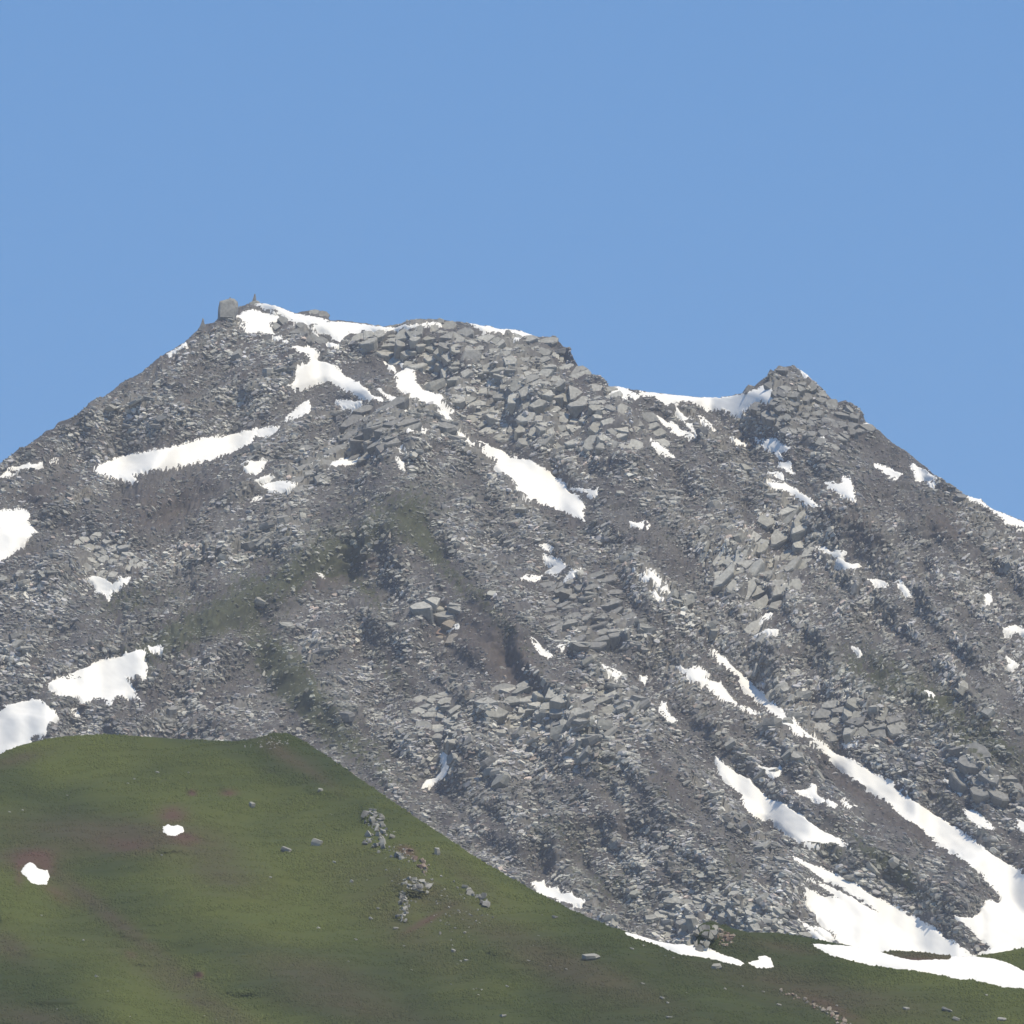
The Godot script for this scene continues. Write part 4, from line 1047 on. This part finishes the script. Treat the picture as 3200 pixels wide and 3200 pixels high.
func single_rocks() -> void:
	var m := 0.105
	var summit := mountain.at(712, 1000)
	rock("summit_block", "big squared grey block standing on the left end of the summit crest", summit + Vector3(0, -1.0, 0), [-34, -8, -33, 36, -28, 62, 8, 74, 22, 72, 34, 60, 36, 40, 26, 8, 22, -10], 5.0, m, greys[1], 0.06)
	rock("rock_pinnacle", "thin dark finger of rock on top of the summit block", summit + Vector3(0.5, 5.9, -0.6), [-3, -2, -2, 8, 2, 17, 4, 16, 4, 6, 6, -2], 0.7, m, greys[4])
	rock("rock_pinnacle", "dark upright rock spike on the crest right of the summit block", mountain.at(796, 944) + Vector3(-0.1, 0.9, -0.2), [-9, -4, -5, 4, -3, 14, -1, 24, 3, 24, 5, 12, 7, -4], 0.9, m, greys[4])
	rock("perched_rock", "pale perched rock carrying the crest spike", mountain.at(796, 946) + Vector3(0, -0.35, 0.1), [-22, -4, -18, 6, -6, 11, 10, 13, 18, 8, 20, -3, 8, -8], 1.6, m, greys[0])
	rock("rock_spike", "sharp dark spike on the skyline left of the summit block", mountain.at(632, 1030) + Vector3(0, -0.4, 0.2), [-16, -10, -9, 8, -3, 22, 1, 40, 5, 36, 7, 22, 14, 12, 16, -12], 1.6, m, greys[4])
	rock("rock_tooth", "small dark tooth at the right end of the saddle cornice", mountain.at(2340, 1222) + Vector3(0, -0.6, 0), [-16, -6, -10, 12, -2, 26, 6, 20, 18, 16, 24, 4, 16, -8], 1.6, m, greys[4])
	rock("crest_block", "pale flat topped block on the crest above the cliff", mountain.at(1372, 1002) + Vector3(0, -0.5, 0), [-15, -5, -12, 8, 2, 15, 16, 10, 18, -4], 1.8, m, greys[0])
	rock("crest_boulder", "dark knob at the right corner of the summit plateau", mountain.at(1730, 1062) + Vector3(0, -0.4, 0), [-12, -6, -14, 8, -4, 18, 8, 16, 14, 4, 12, -8], 1.6, m, greys[4])
	rock("crest_ledge", "dark jutting ledge at the right corner of the summit plateau", mountain.at(1762, 1100) + Vector3(0, -0.4, 0.3), [-26, -6, -24, 8, -4, 12, 20, 18, 26, 10, 16, -4, 4, -10], 2.2, m, greys[4])
	rock("grey_wall", "large flat faced boulder set into the middle of the pale cliff", mountain.at(1472, 1120) + Vector3(0, -1.6, 0.3), [-34, -10, -36, 20, -22, 52, 20, 54, 36, 38, 30, 12, 8, -14], 3.0, m, greys[2], 0.3)
	var stones := [[560, 1318, 30, 12, 1], [400, 1335, 46, 18, 4], [605, 2330, 16, 18, 0], [642, 2296, 18, 18, 5], [1220, 1955, 40, 26, 0], [940, 1880, 30, 24, 0], [815, 1890, 40, 26, 3], [900, 1960, 50, 34, 0], [700, 1745, 40, 26, 0], [640, 1800, 34, 16, 3], [1085, 2240, 40, 36, 4], [2420, 2410, 30, 20, 0], [2730, 2587, 18, 18, 0], [2990, 2170, 26, 22, 5], [2575, 2070, 30, 14, 0], [2140, 2450, 30, 22, 0], [1960, 1745, 50, 26, 0], [1830, 1655, 44, 26, 3], [2105, 1833, 22, 14, 0], [1700, 2240, 30, 18, 5], [1825, 2255, 22, 20, 0], [2010, 2205, 34, 34, 1], [2275, 2258, 34, 14, 0], [2160, 2900, 40, 50, 0], [2090, 2885, 40, 34, 1], [1935, 1548, 36, 14, 0], [2120, 1540, 40, 34, 1], [2460, 2260, 34, 30, 0], [3180, 2290, 30, 24, 0], [1875, 1300, 34, 28, 0]]
	var rng := RandomNumberGenerator.new(); rng.seed = 8
	for s in stones:
		var p := mountain.at(s[0], s[1])
		var o := MeshInstance3D.new()
		o.name = "stone_%03d" % (270 + stones.find(s))
		o.mesh = protos[rng.randi() % protos.size()]
		var w: float = s[2] * m * 1.15
		var h: float = s[3] * m * 1.8
		o.transform = Transform3D(Basis.from_euler(Vector3(rng.randf_range(0.2, 0.7), rng.randf_range(-0.5, 0.5), rng.randf_range(-0.2, 0.3))).scaled_local(Vector3(w, h, w)), p + M_OUT * 0.2)
		o.material_override = greys[s[4]]
		mountain_node.add_child(o, true)
	# rock on the green hill
	cluster("hill_outcrop", "knobbly outcrop with a dark left side at the head of the hill rocks", [1138, 2545, 1160, 2535, 1190, 2545, 1205, 2590, 1180, 2600, 1140, 2580], 80, 0.25, 1.4, greys, 401)
	cluster("hill_rubble", "tumbled dark and pale blocks below the knobbly outcrop on the hill", [1110, 2620, 1180, 2600, 1230, 2590, 1250, 2640, 1290, 2680, 1210, 2690, 1170, 2660], 70, 0.22, 1.5, greys, 402)
	cluster("rusty_outcrop", "rusty patch of broken rock under the tumbled blocks on the hill", [1235, 2665, 1270, 2650, 1300, 2670, 1345, 2700, 1330, 2740, 1290, 2690], 40, 0.3, 1.2, rusts, 403)
	cluster("rock_rib", "upright pale rib of rock halfway down the hill", [1250, 2790, 1275, 2795, 1280, 2830, 1270, 2890, 1240, 2880, 1245, 2840], 70, 0.25, 1.0, greys, 404)
	cluster("dark_outcrop", "hollowed outcrop right above the pale rib on the hill", [1255, 2755, 1300, 2750, 1345, 2770, 1340, 2800, 1300, 2800, 1270, 2780], 40, 0.3, 1.4, greys, 405)
	cluster("bedded_rock", "long bedded rock slanting along the grassy crest", [1450, 2772, 1475, 2790, 1510, 2800, 1530, 2830, 1520, 2835, 1490, 2810, 1455, 2785], 26, 0.4, 1.5, greys, 406)
	crag("mound_outcrop", "dark rock of the small mound beside the thin snow strip", [2150, 2955, 2170, 2925, 2195, 2905, 2225, 2900, 2235, 2930, 2225, 2960, 2180, 2968], 14.0, 1.2, 40.0, greys, 1.6, 66.0, 407, hill)
	cluster("scree_scatter", "scatter of fine grey stones in the turf around the pale rib", [1180, 2700, 1330, 2690, 1450, 2760, 1560, 2880, 1480, 3000, 1380, 2950, 1330, 2860, 1230, 2780], 150, 0.12, 0.55, greys, 410)
	cluster("crest_scree", "thin scatter of pale stones on the grassy crest of the hill", [760, 2335, 830, 2305, 900, 2300, 920, 2320, 860, 2340], 60, 0.15, 0.6, greys, 411)
	cluster("mound_rubble", "brown rubble on the right side of the small mound", [2240, 2905, 2280, 2905, 2300, 2930, 2310, 2950, 2270, 2965, 2240, 2950], 44, 0.3, 1.2, rusts, 408)
	cluster("stone_streak", "streak of pinkish broken stone running down the right grass slope", [2415, 3092, 2440, 3092, 2480, 3110, 2560, 3140, 2620, 3170, 2680, 3215, 2640, 3215, 2580, 3175, 2500, 3130, 2430, 3105], 110, 0.22, 0.9, rusts, 409)

# ------------------------------------------------------------------ the scene
func _ready() -> void:
	var cam := Camera3D.new()
	cam.name = "camera"
	cam.fov = FOV; cam.near = 1.0; cam.far = 20000.0
	cam.position = EYE
	cam.rotation_degrees = Vector3(PITCH, 0, 0)
	add_child(cam)
	cam.current = true
	var env := Environment.new()
	env.background_mode = Environment.BG_SKY
	var sky := Sky.new()
	var sm := ProceduralSkyMaterial.new()
	sm.sky_top_color = Color(0.072, 0.205, 0.49).linear_to_srgb()
	sm.sky_horizon_color = Color(0.218, 0.44, 0.765).linear_to_srgb()
	sm.sky_curve = 0.23
	sm.ground_bottom_color = Color(0.1, 0.12, 0.08).linear_to_srgb()
	sm.ground_horizon_color = Color(0.218, 0.44, 0.765).linear_to_srgb()
	sm.sun_angle_max = 1.0
	sky.sky_material = sm
	env.sky = sky
	env.tonemap_mode = Environment.TONE_MAPPER_LINEAR
	env.tonemap_exposure = 1.15
	env.sdfgi_enabled = true; env.ssao_enabled = true; env.ssil_enabled = true
	env.fog_enabled = true
	env.fog_density = 0.00012
	env.fog_light_color = Color(0.94, 0.96, 1.0)
	var we := WorldEnvironment.new()
	we.name = "environment"; we.environment = env
	add_child(we)
	var sun := DirectionalLight3D.new()
	sun.name = "sun"
	sun.light_energy = 1.4
	sun.light_color = Color(1.0, 0.95, 0.85)
	sun.light_angular_distance = 0.5
	sun.shadow_enabled = true
	add_child(sun)
	sun.look_at_from_position(Vector3.ZERO, -Vector3(0.34, 0.85, 0.4), Vector3.FORWARD)

	n_big = noise(1, 0.004, 2); n_mid = noise(2, 0.09, 3); n_fine = noise(3, 0.4, 3); n_tint = noise(4, 0.008, 4); n_edge = noise(6, 0.06, 2); n_ledge = noise(8, 0.22, 3); n_rib = noise(15, 0.0085, 3); n_turf = noise(7, 0.35, 4)
	n_cell = FastNoiseLite.new()
	n_cell.seed = 9; n_cell.noise_type = FastNoiseLite.TYPE_CELLULAR; n_cell.frequency = 0.35; n_cell.cellular_return_type = FastNoiseLite.RETURN_CELL_VALUE; n_cell.fractal_type = FastNoiseLite.FRACTAL_NONE
	make_materials()
	make_protos()
	var t0 := Time.get_ticks_msec()
	make_fields()
	stamp_snow(m_snow, SNOW)
	for j in Field.H:
		for i in Field.W: m_off.a[j * Field.W + i] += 10.0 * n_big.get_noise_2d(Field.U0 + i * Field.S, Field.V0 + j * Field.S)
	for j in Field.H:
		for i in Field.W: m_off.a[j * Field.W + i] -= 7.0 * rib(Field.U0 + i * Field.S, Field.V0 + j * Field.S)
	settle(m_off, MK, MD, MY, 0.25, m_snow, 1.0)
	for c in CRAGS: stamp_crag(c[2])
	print("fields ", Time.get_ticks_msec() - t0)
	var ground := MeshInstance3D.new()
	ground.name = "ground"
	var gp := PlaneMesh.new(); gp.size = Vector2(9000, 9000)
	ground.mesh = gp
	ground.material_override = plain(Color(0.06, 0.08, 0.025), speckle(14, 0.02, 0.6), 20.0)
	note(ground, "", "", "", "structure")
	add_child(ground)
	make_mountain()
	print("mountain ", Time.get_ticks_msec() - t0)
	make_hill()
	print("hill ", Time.get_ticks_msec() - t0)
	var seeds := 100
	for c in CRAGS:
		seeds += 1
		var mats: Array = greys if c[6] == "g" else [greys[0], greys[1], greys[5], greys[3], greys[5], pales[0], pales[0]] if c[6] == "p" else rusts if c[6] == "r" else [greys[1], greys[2], greys[4], greys[2]]
		crag(c[0], c[1], c[2], c[3], c[4], c[5], mats, c[7], c[8], seeds)
	for s in SNOW: snow_patch(s, false)
	for s in HILL_SNOW: snow_patch(s, true)
	print("snow ", Time.get_ticks_msec() - t0)
	single_rocks()
	hill_stones()
	make_rubble()
	print("rubble ", Time.get_ticks_msec() - t0)
	make_tufts()
	print("done ", Time.get_ticks_msec() - t0)
